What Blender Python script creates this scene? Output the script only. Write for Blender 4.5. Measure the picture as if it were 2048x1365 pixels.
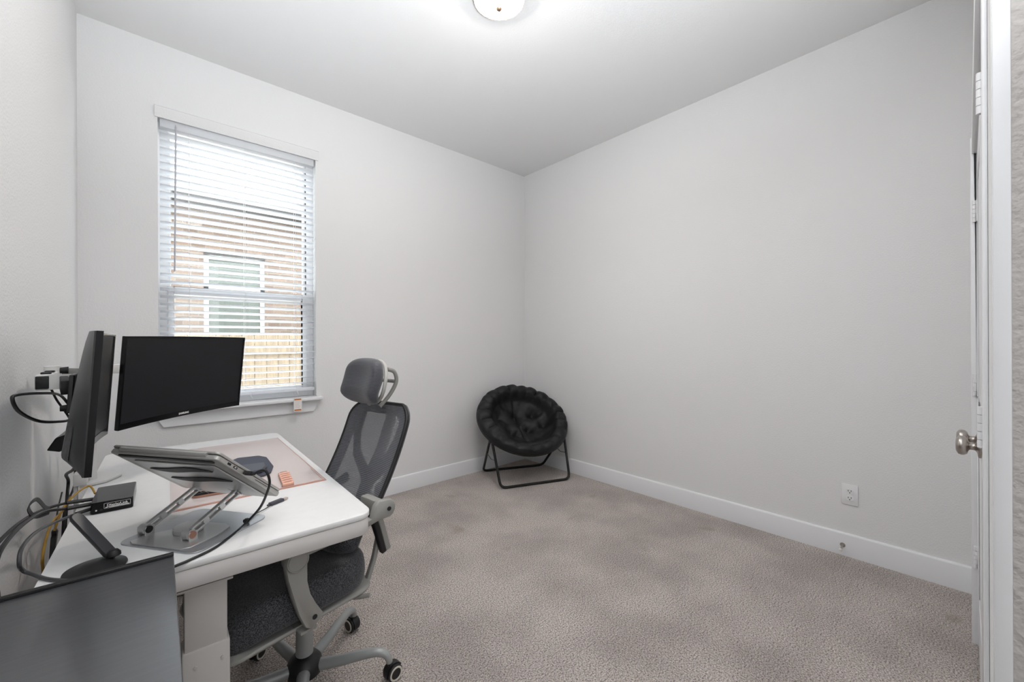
import bpy, bmesh, math, random
from mathutils import Vector, Matrix, noise
PI = math.pi
R = math.radians
random.seed(7)
scene = bpy.context.scene
for o in list(bpy.data.objects): bpy.data.objects.remove(o)
C = scene.collection

# ------------------------------------------------------------------ camera, world, lights, exposure
TH = R(47.97)
cam_d = bpy.data.cameras.new('camera'); cam = bpy.data.objects.new('camera', cam_d); C.objects.link(cam)
fw = Vector((math.cos(TH), math.sin(TH), 0)); rt = Vector((math.sin(TH), -math.cos(TH), 0)); upv = Vector((0, 0, 1))
ROLL = 0.004
cr, cu = rt*math.cos(ROLL) - upv*math.sin(ROLL), rt*math.sin(ROLL) + upv*math.cos(ROLL)
M = Matrix((cr, cu, -fw)).transposed().to_4x4(); M.translation = Vector((0, 0, 1.27))
cam.matrix_world = M
cam_d.sensor_width = 36; cam_d.lens = 36*822/2048; cam_d.clip_start = 0.02
scene.camera = cam

world = bpy.data.worlds.new('sky'); scene.world = world; world.use_nodes = True
bg = world.node_tree.nodes['Background']
bg.inputs[0].default_value = (0.96, 0.98, 1.0, 1); bg.inputs[1].default_value = 3.4

def light(name, kind, energy, loc, rot, color=(1, 1, 1), **kw):
    d = bpy.data.lights.new(name, kind); d.energy = energy; d.color = color
    for k, v in kw.items(): setattr(d, k, v)
    o = bpy.data.objects.new(name, d); C.objects.link(o); o.location = loc; o.rotation_euler = rot
    return o
light('sun', 'SUN', .5, (0, -5, 12), (R(38), 0, R(8)), (1, .96, .9), angle=R(3))
# added fill panel, unseen, at the far end of the entry hall behind the camera
light('hall_end_fill', 'AREA', 6, (0.42, -2.3, 1.5), (R(90), 0, 0), (0.95, 0.975, 1), shape='RECTANGLE', size=1.2, size_y=2.3)
light('hall_ceiling_fill', 'AREA', 1, (0.42, -0.9, 3.0), (0, 0, 0), (1, .96, .92), shape='DISK', size=0.5)  # extra fill disc added under the hall ceiling, out of view
# added fill spot beside the camera, aimed up to even out the room light
light('bounce_fill', 'SPOT', 162, (0.24, -0.04, 1.40), Vector((-.16, -.42, -1)).to_track_quat('Z', 'Y').to_euler(), (.93, .965, 1), spot_size=R(119), spot_blend=1.0, shadow_soft_size=.15)
LAMP_GLOW = 46.0

vs = scene.view_settings
vs.view_transform = 'Standard'; vs.look = 'None'; vs.gamma = 1; vs.exposure = 1.18
vs.use_curve_mapping = False

# ------------------------------------------------------------------ materials
MATS = {}
def mat(name, col, rough=.5, metal=0., **kw):
    if name in MATS: return MATS[name]
    m = bpy.data.materials.new(name); m.use_nodes = True
    nt = m.node_tree; b = nt.nodes['Principled BSDF']
    b.inputs['Base Color'].default_value = (*col, 1); b.inputs['Roughness'].default_value = rough
    b.inputs['Metallic'].default_value = metal
    if 'spec' in kw: b.inputs['Specular IOR Level'].default_value = kw['spec']
    if 'coat' in kw: b.inputs['Coat Weight'].default_value = kw['coat']; b.inputs['Coat Roughness'].default_value = kw.get('coat_rough', .1)
    if 'alpha' in kw: b.inputs['Alpha'].default_value = kw['alpha']
    if 'trans' in kw: b.inputs['Transmission Weight'].default_value = kw['trans']
    if 'emit' in kw:
        b.inputs['Emission Color'].default_value = (*kw['emit'], 1); b.inputs['Emission Strength'].default_value = kw['es']
    if 'sheen' in kw: b.inputs['Sheen Weight'].default_value = kw['sheen']
    tc = nt.nodes.new('ShaderNodeTexCoord')
    if 'mottle' in kw:      # (scale, amount) soft variation of the colour
        sc, amt = kw['mottle']
        n = nt.nodes.new('ShaderNodeTexNoise'); n.inputs['Scale'].default_value = sc; n.inputs['Detail'].default_value = 4
        r = nt.nodes.new('ShaderNodeValToRGB')
        a = [max(0, c*(1-amt)) for c in col]; d = [min(1, c*(1+amt)) for c in col]
        r.color_ramp.elements[0].color = (*a, 1); r.color_ramp.elements[1].color = (*d, 1)
        r.color_ramp.elements[0].position = .35; r.color_ramp.elements[1].position = .65
        mp = nt.nodes.new('ShaderNodeMapping'); mp.inputs['Scale'].default_value = kw.get('mscale', (1, 1, 1))
        nt.links.new(tc.outputs['Object'], mp.inputs[0]); nt.links.new(mp.outputs[0], n.inputs['Vector'])
        nt.links.new(n.outputs['Fac'], r.inputs[0]); nt.links.new(r.outputs[0], b.inputs['Base Color'])
    if 'bump' in kw:        # (scale, strength, distance)
        sc, st, dist = kw['bump']
        n = nt.nodes.new('ShaderNodeTexNoise'); n.inputs['Scale'].default_value = sc; n.inputs['Detail'].default_value = 3
        mp = nt.nodes.new('ShaderNodeMapping'); mp.inputs['Scale'].default_value = kw.get('bscale', (1, 1, 1))
        nt.links.new(tc.outputs['Object'], mp.inputs[0]); nt.links.new(mp.outputs[0], n.inputs['Vector'])
        bm_ = nt.nodes.new('ShaderNodeBump'); bm_.inputs['Strength'].default_value = st; bm_.inputs['Distance'].default_value = dist
        nt.links.new(n.outputs['Fac'], bm_.inputs['Height']); nt.links.new(bm_.outputs[0], b.inputs['Normal'])
    MATS[name] = m
    return m

wall_m = mat('wall_paint', (.80, .80, .80), .7, bump=(140, .35, .004), spec=.3)
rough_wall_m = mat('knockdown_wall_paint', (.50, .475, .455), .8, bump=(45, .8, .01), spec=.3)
ceil_m = mat('ceiling_paint', (.82, .82, .82), .85, bump=(160, .25, .003), spec=.2)
trim_m = mat('semi_gloss_trim', (.82, .825, .84), .35)
blind_m = mat('blind_white', (.90, .91, .93), .4)
_nt = blind_m.node_tree; _tr = _nt.nodes.new('ShaderNodeBsdfTranslucent'); _tr.inputs[0].default_value = (.90, .92, .95, 1)
_mx = _nt.nodes.new('ShaderNodeMixShader'); _mx.inputs[0].default_value = .45
_nt.links.new(_nt.nodes['Principled BSDF'].outputs[0], _mx.inputs[1]); _nt.links.new(_tr.outputs[0], _mx.inputs[2]); _nt.links.new(_mx.outputs[0], _nt.nodes['Material Output'].inputs[0])
vinyl_m = mat('white_vinyl', (.92, .93, .95), .35)
cord_white = mat('white_cord', (.85, .85, .87), .6)
desk_m = mat('desk_white', (.80, .795, .79), .45, mottle=(30, .012))
desk_metal = mat('desk_powder_coat', (.55, .525, .50), .5)
chrome = mat('chrome', (.8, .8, .8), .15, 1)
nickel = mat('satin_nickel', (.45, .41, .38), .28, 1)
black_plastic = mat('black_plastic', (.010, .010, .011), .4)
black_gloss = mat('gloss_black_plastic', (.005, .005, .006), .14, spec=.25)
screen_m = mat('matte_screen', (.008, .008, .010), .33, spec=.35)
back_m = mat('monitor_back_plastic', (.016, .016, .018), .36, bump=(300, .1, .001))
rubber = mat('black_rubber', (.009, .009, .010), .5)
cable_m = mat('black_cable', (.010, .010, .012), .45)
yellow_m = mat('yellow_cable', (.42, .24, .03), .5)
alu = mat('satin_aluminium', (.60, .60, .60), .30, .7)
alu_dark = mat('grey_steel_plate', (.44, .45, .47), .30, .7)
laptop_m = mat('laptop_silver', (.50, .49, .47), .38, .55)
grey_plastic = mat('grey_chair_plastic', (.30, .295, .275), .45)
base_grey = mat('grey_painted_metal', (.34, .35, .35), .35, .2)
white_metal = mat('white_painted_metal', (.78, .77, .75), .4)
black_metal = mat('black_tube', (.005, .005, .005), .35)
copper = mat('copper', (.50, .27, .20), .3, .75)
caster_ring = mat('cream_caster_ring', (.62, .58, .50), .5)

def carpet_material():
    m = bpy.data.materials.new('taupe_carpet'); m.use_nodes = True; nt = m.node_tree; N = nt.nodes; L = nt.links
    b = N['Principled BSDF']; b.inputs['Roughness'].default_value = .95; b.inputs['Specular IOR Level'].default_value = .1
    b.inputs['Sheen Weight'].default_value = .15
    tc = N.new('ShaderNodeTexCoord')
    v = N.new('ShaderNodeTexVoronoi'); v.inputs['Scale'].default_value = 190; v.inputs['Randomness'].default_value = 1
    L.new(tc.outputs['Object'], v.inputs['Vector'])
    n1 = N.new('ShaderNodeTexNoise'); n1.inputs['Scale'].default_value = 165; n1.inputs['Detail'].default_value = 5; n1.inputs['Roughness'].default_value = .7
    L.new(tc.outputs['Object'], n1.inputs['Vector'])
    r = N.new('ShaderNodeValToRGB')
    e = r.color_ramp.elements
    e[0].position = .36; e[0].color = (.10, .08, .075, 1)
    e[1].position = .62; e[1].color = (.97, .90, .85, 1)
    k = r.color_ramp.elements.new(.48); k.color = (.58, .51, .475, 1)
    L.new(n1.outputs['Fac'], r.inputs[0])
    n2 = N.new('ShaderNodeTexNoise'); n2.inputs['Scale'].default_value = 2.6; n2.inputs['Detail'].default_value = 3
    L.new(tc.outputs['Object'], n2.inputs['Vector'])
    r2 = N.new('ShaderNodeValToRGB'); r2.color_ramp.elements[0].position = .35; r2.color_ramp.elements[1].position = .62
    r2.color_ramp.elements[0].color = (.82, .81, .80, 1); r2.color_ramp.elements[1].color = (1.08, 1.07, 1.06, 1)
    L.new(n2.outputs['Fac'], r2.inputs[0])
    mx = N.new('ShaderNodeMix'); mx.data_type = 'RGBA'; mx.blend_type = 'MULTIPLY'; mx.inputs['Factor'].default_value = 1
    L.new(r.outputs[0], mx.inputs['A']); L.new(r2.outputs[0], mx.inputs['B'])
    # a few faint brown stains
    n3 = N.new('ShaderNodeTexNoise'); n3.inputs['Scale'].default_value = 4.2; n3.inputs['Detail'].default_value = 1
    mp = N.new('ShaderNodeMapping'); mp.inputs['Location'].default_value = (3.3, 1.1, 0); L.new(tc.outputs['Object'], mp.inputs[0]); L.new(mp.outputs[0], n3.inputs['Vector'])
    r3 = N.new('ShaderNodeValToRGB'); r3.color_ramp.elements[0].position = .70; r3.color_ramp.elements[1].position = .78
    r3.color_ramp.elements[0].color = (0, 0, 0, 1); r3.color_ramp.elements[1].color = (.5, .5, .5, 1)
    L.new(n3.outputs['Fac'], r3.inputs[0])
    mx2 = N.new('ShaderNodeMix'); mx2.data_type = 'RGBA'; L.new(r3.outputs[0], mx2.inputs['Factor'])
    L.new(mx.outputs['Result'], mx2.inputs['A']); mx2.inputs['B'].default_value = (.34, .25, .19, 1)
    L.new(mx2.outputs['Result'], b.inputs['Base Color'])
    ad = N.new('ShaderNodeMath'); ad.operation = 'SUBTRACT'; L.new(n1.outputs['Fac'], ad.inputs[0]); L.new(v.outputs['Distance'], ad.inputs[1])
    bp = N.new('ShaderNodeBump'); bp.inputs['Strength'].default_value = .9; bp.inputs['Distance'].default_value = .008
    L.new(ad.outputs[0], bp.inputs['Height']); L.new(bp.outputs[0], b.inputs['Normal'])
    return m
carpet_m = carpet_material()

def fabric_material(name, c0, c1, scale=420, stretch=(1, 1, 1), bump=.4):
    m = bpy.data.materials.new(name); m.use_nodes = True; nt = m.node_tree; N = nt.nodes; L = nt.links
    b = N['Principled BSDF']; b.inputs['Roughness'].default_value = .85; b.inputs['Specular IOR Level'].default_value = .25; b.inputs['Sheen Weight'].default_value = .2
    tc = N.new('ShaderNodeTexCoord'); mp = N.new('ShaderNodeMapping'); mp.inputs['Scale'].default_value = stretch
    L.new(tc.outputs['Object'], mp.inputs[0])
    n = N.new('ShaderNodeTexNoise'); n.inputs['Scale'].default_value = scale; n.inputs['Detail'].default_value = 3; L.new(mp.outputs[0], n.inputs['Vector'])
    r = N.new('ShaderNodeValToRGB'); r.color_ramp.elements[0].position = .4; r.color_ramp.elements[1].position = .62
    r.color_ramp.elements[0].color = (*c0, 1); r.color_ramp.elements[1].color = (*c1, 1)
    L.new(n.outputs['Fac'], r.inputs[0]); L.new(r.outputs[0], b.inputs['Base Color'])
    bp = N.new('ShaderNodeBump'); bp.inputs['Strength'].default_value = bump; bp.inputs['Distance'].default_value = .001
    L.new(n.outputs['Fac'], bp.inputs['Height']); L.new(bp.outputs[0], b.inputs['Normal'])
    return m
seat_fabric = fabric_material('charcoal_woven_fabric', (.016, .016, .019), (.105, .107, .118), 330)
black_fabric = fabric_material('black_cotton', (.0035, .0035, .0045), (.0075, .0075, .009), 60, bump=.3)
black_fabric.node_tree.nodes['Principled BSDF'].inputs['Sheen Weight'].default_value = 0
black_fabric.node_tree.nodes['Principled BSDF'].inputs['Roughness'].default_value = .55
black_fabric.node_tree.nodes['Principled BSDF'].inputs['Specular IOR Level'].default_value = .4

def ribbed_mesh_material(name, alpha, c0, c1):
    m = bpy.data.materials.new(name); m.use_nodes = True; nt = m.node_tree; N = nt.nodes; L = nt.links
    b = N['Principled BSDF']; b.inputs['Roughness'].default_value = .6; b.inputs['Sheen Weight'].default_value = .3
    tc = N.new('ShaderNodeTexCoord')
    w = N.new('ShaderNodeTexWave'); w.wave_type = 'BANDS'; w.bands_direction = 'Z'; w.inputs['Scale'].default_value = 55
    w.inputs['Distortion'].default_value = 1.2; w.inputs['Detail'].default_value = 2; w.inputs['Detail Scale'].default_value = 6
    L.new(tc.outputs['Object'], w.inputs['Vector'])
    r = N.new('ShaderNodeValToRGB'); r.color_ramp.elements[0].color = (*c0, 1); r.color_ramp.elements[1].color = (*c1, 1)
    L.new(w.outputs['Fac'], r.inputs[0]); L.new(r.outputs[0], b.inputs['Base Color'])
    if alpha < 1:
        mr = N.new('ShaderNodeMapRange'); mr.inputs['To Min'].default_value = alpha-.12; mr.inputs['To Max'].default_value = min(1, alpha+.12)
        L.new(w.outputs['Fac'], mr.inputs['Value']); L.new(mr.outputs[0], b.inputs['Alpha'])
    bp = N.new('ShaderNodeBump'); bp.inputs['Strength'].default_value = .3; bp.inputs['Distance'].default_value = .001
    L.new(w.outputs['Fac'], bp.inputs['Height']); L.new(bp.outputs[0], b.inputs['Normal'])
    return m
mesh_m = ribbed_mesh_material('grey_back_mesh', .84, (.045, .047, .056), (.15, .154, .175))
head_m = ribbed_mesh_material('grey_headrest_mesh', 1, (.022, .022, .028), (.10, .102, .118))

def brick_material():
    m = bpy.data.materials.new('tan_brick'); m.use_nodes = True; nt = m.node_tree; N = nt.nodes; L = nt.links
    b = N['Principled BSDF']; b.inputs['Roughness'].default_value = .9
    tc = N.new('ShaderNodeTexCoord'); mp = N.new('ShaderNodeMapping'); mp.inputs['Rotation'].default_value = (R(90), 0, 0)
    L.new(tc.outputs['Object'], mp.inputs[0])
    br = N.new('ShaderNodeTexBrick'); br.inputs['Scale'].default_value = 1; br.inputs['Brick Width'].default_value = .2; br.inputs['Row Height'].default_value = .075
    br.inputs['Mortar Size'].default_value = .007
    br.inputs['Color1'].default_value = (.165, .118, .09, 1); br.inputs['Color2'].default_value = (.11, .076, .058, 1); br.inputs['Mortar'].default_value = (.18, .16, .14, 1)
    L.new(mp.outputs[0], br.inputs['Vector']); L.new(br.outputs['Color'], b.inputs['Base Color'])
    return m
brick_m = brick_material()
def plank_material(name, c):
    return mat(name, c, .8, mottle=(7, .22), mscale=(6, 1, .6), bump=(60, .3, .004), bscale=(4, 1, .3))
fence_m = plank_material('cedar_fence', (.21, .165, .115))

# ------------------------------------------------------------------ mesh helpers
class MB:
    def __init__(s): s.bm = bmesh.new()
    def box(s, a, b, bevel=0, seg=2, mtx=None):
        a = Vector(a); b = Vector(b)
        r = bmesh.ops.create_cube(s.bm, size=1); vs_ = r['verts']
        c = (a+b)/2; d = b-a
        for v in vs_: v.co = Vector((c.x+v.co.x*d.x, c.y+v.co.y*d.y, c.z+v.co.z*d.z))
        if bevel > 0:
            es = list({e for v in vs_ for e in v.link_edges})
            g = bmesh.ops.bevel(s.bm, geom=es, offset=bevel, segments=seg, profile=.5, affect='EDGES')
            vs_ = list({v for v in g['verts']} | {v for v in vs_ if v.is_valid})
        if mtx is not None:
            seen = set(vs_); st = list(vs_)
            while st:
                v = st.pop()
                for e in v.link_edges:
                    o = e.other_vert(v)
                    if o not in seen: seen.add(o); st.append(o)
            for v in seen: v.co = mtx @ v.co
        return s
    def ring_strip(s, rings, closed=True, caps=True):
        vr = [[s.bm.verts.new(p) for p in r] for r in rings]
        n = len(vr[0])
        for i in range(len(vr)-1):
            for j in range(n if closed else n-1):
                k = (j+1) % n
                s.bm.faces.new((vr[i][j], vr[i][k], vr[i+1][k], vr[i+1][j]))
        if caps and closed:
            s.bm.faces.new(list(reversed(vr[0]))); s.bm.faces.new(vr[-1])
        return vr
    def tube(s, pts, r, n=10, smooth=0, closed=False, flat=1.0, rads=None):
        pts = [Vector(p) for p in pts]
        if smooth: pts, rads = catmull(pts, smooth, closed, rads)
        T = []
        N_ = len(pts)
        for i in range(N_):
            a = pts[i-1] if (i > 0 or closed) else pts[i]; b = pts[(i+1) % N_] if (i < N_-1 or closed) else pts[i]
            T.append((b-a).normalized())
        ref = Vector((0, 0, 1)) if abs(T[0].z) < .9 else Vector((1, 0, 0))
        u = T[0].cross(ref).normalized(); rings = []
        for i in range(N_):
            u = (u - T[i]*u.dot(T[i])).normalized(); w = T[i].cross(u)
            rr = rads[i] if rads else r
            rings.append([pts[i] + u*math.cos(2*PI*k/n)*rr + w*math.sin(2*PI*k/n)*rr*flat for k in range(n)])
        if closed:
            vr = [[s.bm.verts.new(p) for p in q] for q in rings]
            for i in range(N_):
                i2 = (i+1) % N_
                off = 0
                if i2 == 0:
                    off = min(range(n), key=lambda o: (vr[0][o].co-vr[i][0].co).length)
                for j in range(n):
                    s.bm.faces.new((vr[i][j], vr[i][(j+1) % n], vr[i2][(j+1+off) % n], vr[i2][(j+off) % n]))
        else: s.ring_strip(rings)
        return s
    def cyl(s, a, b, r, n=24, r2=None):
        a = Vector(a); b = Vector(b); t = (b-a).normalized()
        ref = Vector((0, 0, 1)) if abs(t.z) < .9 else Vector((1, 0, 0))
        u = t.cross(ref).normalized(); w = t.cross(u); r2 = r if r2 is None else r2
        s.ring_strip([[p + u*math.cos(2*PI*k/n)*q + w*math.sin(2*PI*k/n)*q for k in range(n)] for p, q in ((a, r), (b, r2))])
        return s
    def lathe(s, prof, org=(0, 0, 0), axis=(0, 0, 1), n=32, flat=1.0):
        t = Vector(axis).normalized(); ref = Vector((0, 0, 1)) if abs(t.z) < .9 else Vector((1, 0, 0))
        u = ref.cross(t).normalized() if abs(t.z) < .9 else Vector((1, 0, 0)); w = t.cross(u); o = Vector(org)
        s.ring_strip([[o + t*h + u*math.cos(2*PI*k/n)*max(r, 1e-5) + w*math.sin(2*PI*k/n)*max(r, 1e-5)*flat for k in range(n)] for r, h in prof])
        return s
    def prism(s, outline, z0, z1, mtx=None, bevel=0):
        a = [Vector((x, y, z0)) for x, y in outline]; b = [Vector((x, y, z1)) for x, y in outline]
        if bevel:
            c = Vector((sum(p[0] for p in outline)/len(outline), sum(p[1] for p in outline)/len(outline), 0))
            def ins(p, z):
                d = Vector((p.x-c.x, p.y-c.y, 0)); l = max(d.length, 1e-6); return Vector((p.x-d.x/l*bevel, p.y-d.y/l*bevel, z))
            rings = [[ins(p, z0) for p in a], [Vector((p.x, p.y, z0+bevel)) for p in a], [Vector((p.x, p.y, z1-bevel)) for p in a], [ins(p, z1) for p in a]]
        else: rings = [a, b]
        if mtx is not None: rings = [[mtx @ p for p in r] for r in rings]
        s.ring_strip(rings); return s
    def grid(s, f, nu, nv, wrap_u=False):
        vr = [[s.bm.verts.new(f(i/nu, j/nv)) for i in range(nu if wrap_u else nu+1)] for j in range(nv+1)]
        for j in range(nv):
            for i in range(nu):
                k = (i+1) % nu if wrap_u else i+1
                s.bm.faces.new((vr[j][i], vr[j][k], vr[j+1][k], vr[j+1][i]))
        return vr
    def build(s, name, m, parent=None, smooth=True, angle=35, bevel=0, local=None, subsurf=0, solid=0):
        bmesh.ops.remove_doubles(s.bm, verts=s.bm.verts, dist=1e-6)
        bmesh.ops.recalc_face_normals(s.bm, faces=s.bm.faces)
        if local is not None:
            for v in s.bm.verts: v.co = local @ v.co
        if smooth:
            for f in s.bm.faces: f.smooth = True
            for e in s.bm.edges:
                if len(e.link_faces) == 2 and e.calc_face_angle(0) > R(angle): e.smooth = False
        me = bpy.data.meshes.new(name); s.bm.to_mesh(me); s.bm.free()
        me.materials.append(m)
        o = bpy.data.objects.new(name, me); C.objects.link(o)
        if parent is not None: o.parent = parent
        if solid:
            q = o.modifiers.new('s', 'SOLIDIFY'); q.thickness = solid; q.offset = 0
        if bevel:
            q = o.modifiers.new('b', 'BEVEL'); q.width = bevel; q.segments = 2; q.limit_method = 'ANGLE'; q.angle_limit = R(40)
        if subsurf:
            q = o.modifiers.new('ss', 'SUBSURF'); q.levels = subsurf; q.render_levels = subsurf
        return o

def catmull(pts, k, closed=False, rads=None):
    out = []; ro = []; n = len(pts); seg = n if closed else n-1
    for i in range(seg):
        g = (lambda j: pts[j % n]) if closed else (lambda j: pts[max(0, min(n-1, j))])
        p0, p1, p2, p3 = g(i-1), g(i), g(i+1), g(i+2)
        for q in range(k):
            t = q/k
            out.append(.5*((2*p1)+(p2-p0)*t+(2*p0-5*p1+4*p2-p3)*t*t+(3*p1-p0-3*p2+p3)*t**3))
            if rads: ro.append(rads[i]*(1-t)+rads[(i+1) % n]*t)
    if not closed:
        out.append(pts[-1])
        if rads: ro.append(rads[-1])
    return out, (ro if rads else None)

def rrect(x0, y0, x1, y1, r, n=6):
    rs = r if isinstance(r, (list, tuple)) else [r]*4
    o = []
    for (cx, cy, a0), q in zip(((x1, y1, 0), (x0, y1, 90), (x0, y0, 180), (x1, y0, 270)), rs):
        sx = -1 if cx == x1 else 1; sy = -1 if cy == y1 else 1
        for k in range(n+1):
            a = R(a0+90*k/n); o.append((cx+sx*q+q*math.cos(a), cy+sy*q+q*math.sin(a)))
    return o

def thing(name, label, cat, loc=(0, 0, 0), rz=0, group=None):
    o = bpy.data.objects.new(name, None); C.objects.link(o); o.location = loc; o.rotation_euler = (0, 0, rz)
    o.empty_display_size = .05
    o['label'] = label; o['category'] = cat
    if group: o['group'] = group
    return o
def tag(o, label, cat, group=None):
    o['label'] = label; o['category'] = cat
    if group: o['group'] = group
    return o
def struct(o): o['kind'] = 'structure'; return o
def text_mesh(name, body, size, m, mtx, parent, extrude=.0004, bold=0):
    cu_ = bpy.data.curves.new('t', 'FONT'); cu_.body = body; cu_.size = size; cu_.align_x = 'CENTER'; cu_.align_y = 'CENTER'; cu_.extrude = extrude; cu_.offset = bold
    t = bpy.data.objects.new('t', cu_); C.objects.link(t)
    dg = bpy.context.evaluated_depsgraph_get(); me = bpy.data.meshes.new_from_object(t.evaluated_get(dg))
    bpy.data.objects.remove(t)
    me.transform(mtx); me.materials.clear(); me.materials.append(m); me.name = name
    o = bpy.data.objects.new(name, me); C.objects.link(o); o.parent = parent
    return o
def frame_mtx(x, y, z, org=(0, 0, 0)):
    m = Matrix((Vector(x), Vector(y), Vector(z))).transposed().to_4x4(); m.translation = Vector(org); return m

# ------------------------------------------------------------------ room shell
XL, XR, YW, YC, H = -.255, 3.078, 3.211, -.028, 3.048
WX0, WX1, WZ0, WZ1 = .074, .955, .87, 2.61
HX = 1.10          # end of the wall beside the closet, where the hall opens
HY = -2.4
m = MB(); m.box((XL-.12, HY-.1, -.1), (XR+.12, YW+.16, 0)); struct(m.build('floor', carpet_m, smooth=False))
m = MB(); m.box((XL-.12, HY-.1, H), (XR+.12, YW+.16, H+.1)); struct(m.build('ceiling', ceil_m, smooth=False))
m = MB(); m.box((XL-.12, HY-.1, 0), (XL, YW+.16, H)); struct(m.build('wall_left', wall_m, smooth=False))
m = MB(); m.box((XR, YC-1.2, 0), (XR+.12, YW+.16, H)); struct(m.build('wall_right', wall_m, smooth=False))
m = MB()
for a, b in (((XL, YW, 0), (WX0, YW+.16, H)), ((WX1, YW, 0), (XR, YW+.16, H)), ((WX0, YW, 0), (WX1, YW+.16, WZ0)), ((WX0, YW, WZ1), (WX1, YW+.16, H))): m.box(a, b)
struct(m.build('wall_back', wall_m, smooth=False))
# closet wall (camera side) with a 2.03 m opening for the pair of doors
CX0, CX1, CZ = 1.345, 2.565, 2.035
m = MB()
m.box((HX, YC-.12, 0), (CX0-.02, YC, H)); m.box((CX1+.02, YC-.12, 0), (XR, YC, H)); m.box((CX0-.02, YC-.12, CZ+.02), (CX1+.02, YC, H))
struct(m.build('wall_front', wall_m, smooth=False))
m = MB(); m.box((HX+.004, HY, 0), (HX+.10, YC-.121, H)); struct(m.build('wall_hall', rough_wall_m, smooth=False))
m = MB(); m.box((XL, HY-.1, 0), (HX+.1, HY, H)); struct(m.build('wall_hall_end', wall_m, smooth=False))
# full-height white corner trim where the closet wall meets the hall
m = MB(); m.box((HX-.004, -.050, 0), (HX+.02, YC-.001, H), .002); struct(m.build('trim_1', trim_m))
m = MB(); m.box((HX-.001, -.14, 0), (HX+.02, -.0501, H)); struct(m.build('wall_hall_corner', rough_wall_m, smooth=False))

def baseboard(name, p0, p1, inward, h=.133, t=.015):
    # profile swept from p0 to p1, with an eased top edge
    p0 = Vector((*p0, 0)); p1 = Vector((*p1, 0)); n = Vector((*inward, 0))
    prof = [(0, 0), (t, 0), (t, h-.010), (t-.003, h-.003), (t-.008, h), (0, h)]
    mm = MB(); mm.ring_strip([[p + n*a + Vector((0, 0, z)) for a, z in prof] for p in (p0, p1)])
    return struct(mm.build(name, trim_m, angle=60))
baseboard('baseboard_back', (XL, YW), (XR, YW), (0, -1))
baseboard('baseboard_right', (XR, YC), (XR, YW), (-1, 0))
baseboard('baseboard_left', (XL, HY), (XL, YW), (1, 0))
baseboard('baseboard_front', (CX1+.08, YC), (XR, YC), (0, 1), t=.012)

# closet casing and jambs
def casing_piece(a, b): m.box(a, b, .003)
m = MB()
casing_piece((CX0-.075, YC, 0), (CX0-.006, YC+.008, CZ+.075)); casing_piece((CX1+.006, YC, 0), (CX1+.09, YC+.020, CZ+.075)); casing_piece((CX0-.006, YC, CZ+.006), (CX1+.006, YC+.016, CZ+.075))
m.box((CX0-.0199, YC-.12, 0), (CX0-.001, YC+.004, CZ+.0199)); m.box((CX1+.001, YC-.12, 0), (CX1+.0199, YC+.004, CZ+.0199)); m.box((CX0-.001, YC-.12, CZ+.001), (CX1+.001, YC+.004, CZ+.0199))
struct(m.build('trim_2', trim_m))
# closet interior behind the doors
m = MB(); m.box((CX0-.2, YC-.75, 0), (XR, YC-.70, H)); struct(m.build('wall_closet', wall_m, smooth=False))

DX = (CX0+CX1)/2
def closet_door(name, x0, x1, hinge_x, knob_x, which):
    d = bpy.data.objects.new(name, None); C.objects.link(d); d.location = (hinge_x, YC+.001, 0); struct(d)
    lx0, lx1 = x0-hinge_x, x1-hinge_x
    mm = MB(); w = lx1-lx0
    mm.box((lx0, -.036, .012), (lx1, -.006, CZ-.003), .001)
    # stiles, rails: two raised panels per leaf
    for a, b in (((lx0, -.006, .012), (lx0+.11, 0, CZ-.003)), ((lx1-.11, -.006, .012), (lx1, 0, CZ-.003)),
                 ((lx0+.11, -.006, .012), (lx1-.11, 0, .24)), ((lx0+.11, -.006, .86), (lx1-.11, 0, 1.0)), ((lx0+.11, -.006, CZ-.12), (lx1-.11, 0, CZ-.003))): mm.box(a, b)
    for z0, z1 in ((.28, .82), (1.04, CZ-.16)): mm.box((lx0+.15, -.006, z0), (lx1-.15, -.001, z1), .002)
    mm.build('door_leaf', trim_m, d)
    for z in (.366, 1.08, 1.80):
        hh = MB()
        n = 5; L_ = .089
        for i in range(n): hh.cyl((0, .008, z-L_/2+L_*i/n+.0006), (0, .008, z-L_/2+L_*(i+1)/n-.0006), .0065, 14)
        s_ = 1 if hinge_x > DX else -1
        hh.box((min(0, s_*.016), .0, z-L_/2), (max(0, s_*.016), .0025, z+L_/2)); hh.box((min(0, -s_*.02), .0, z-L_/2), (max(0, -s_*.02), .0025, z+L_/2))
        hh.build('hinge', mat('white_hinge', (.80, .80, .81), .35, .1), d)
    k = MB(); kx = knob_x-hinge_x
    k.lathe([(.0, 0), (.032, 0), (.033, .003), (.031, .007), (.018, .009), (.012, .012), (.0105, .016), (.0105, .023), (.014, .026), (.024, .029), (.0285, .035), (.0295, .041), (.0275, .048), (.018, .053), (.0, .054)], (kx, .0005, .941), (0, 1, 0))
    ko = k.build('door_knob', nickel, d, angle=50); ko['label'] = 'satin nickel round door knob'
    return d
closet_door('door_1', CX0+.003, DX-.0015, CX0, DX-.065, 0)
closet_door('door_2', DX+.0015, CX1-.003, CX1, DX+.065, 1)

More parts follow.
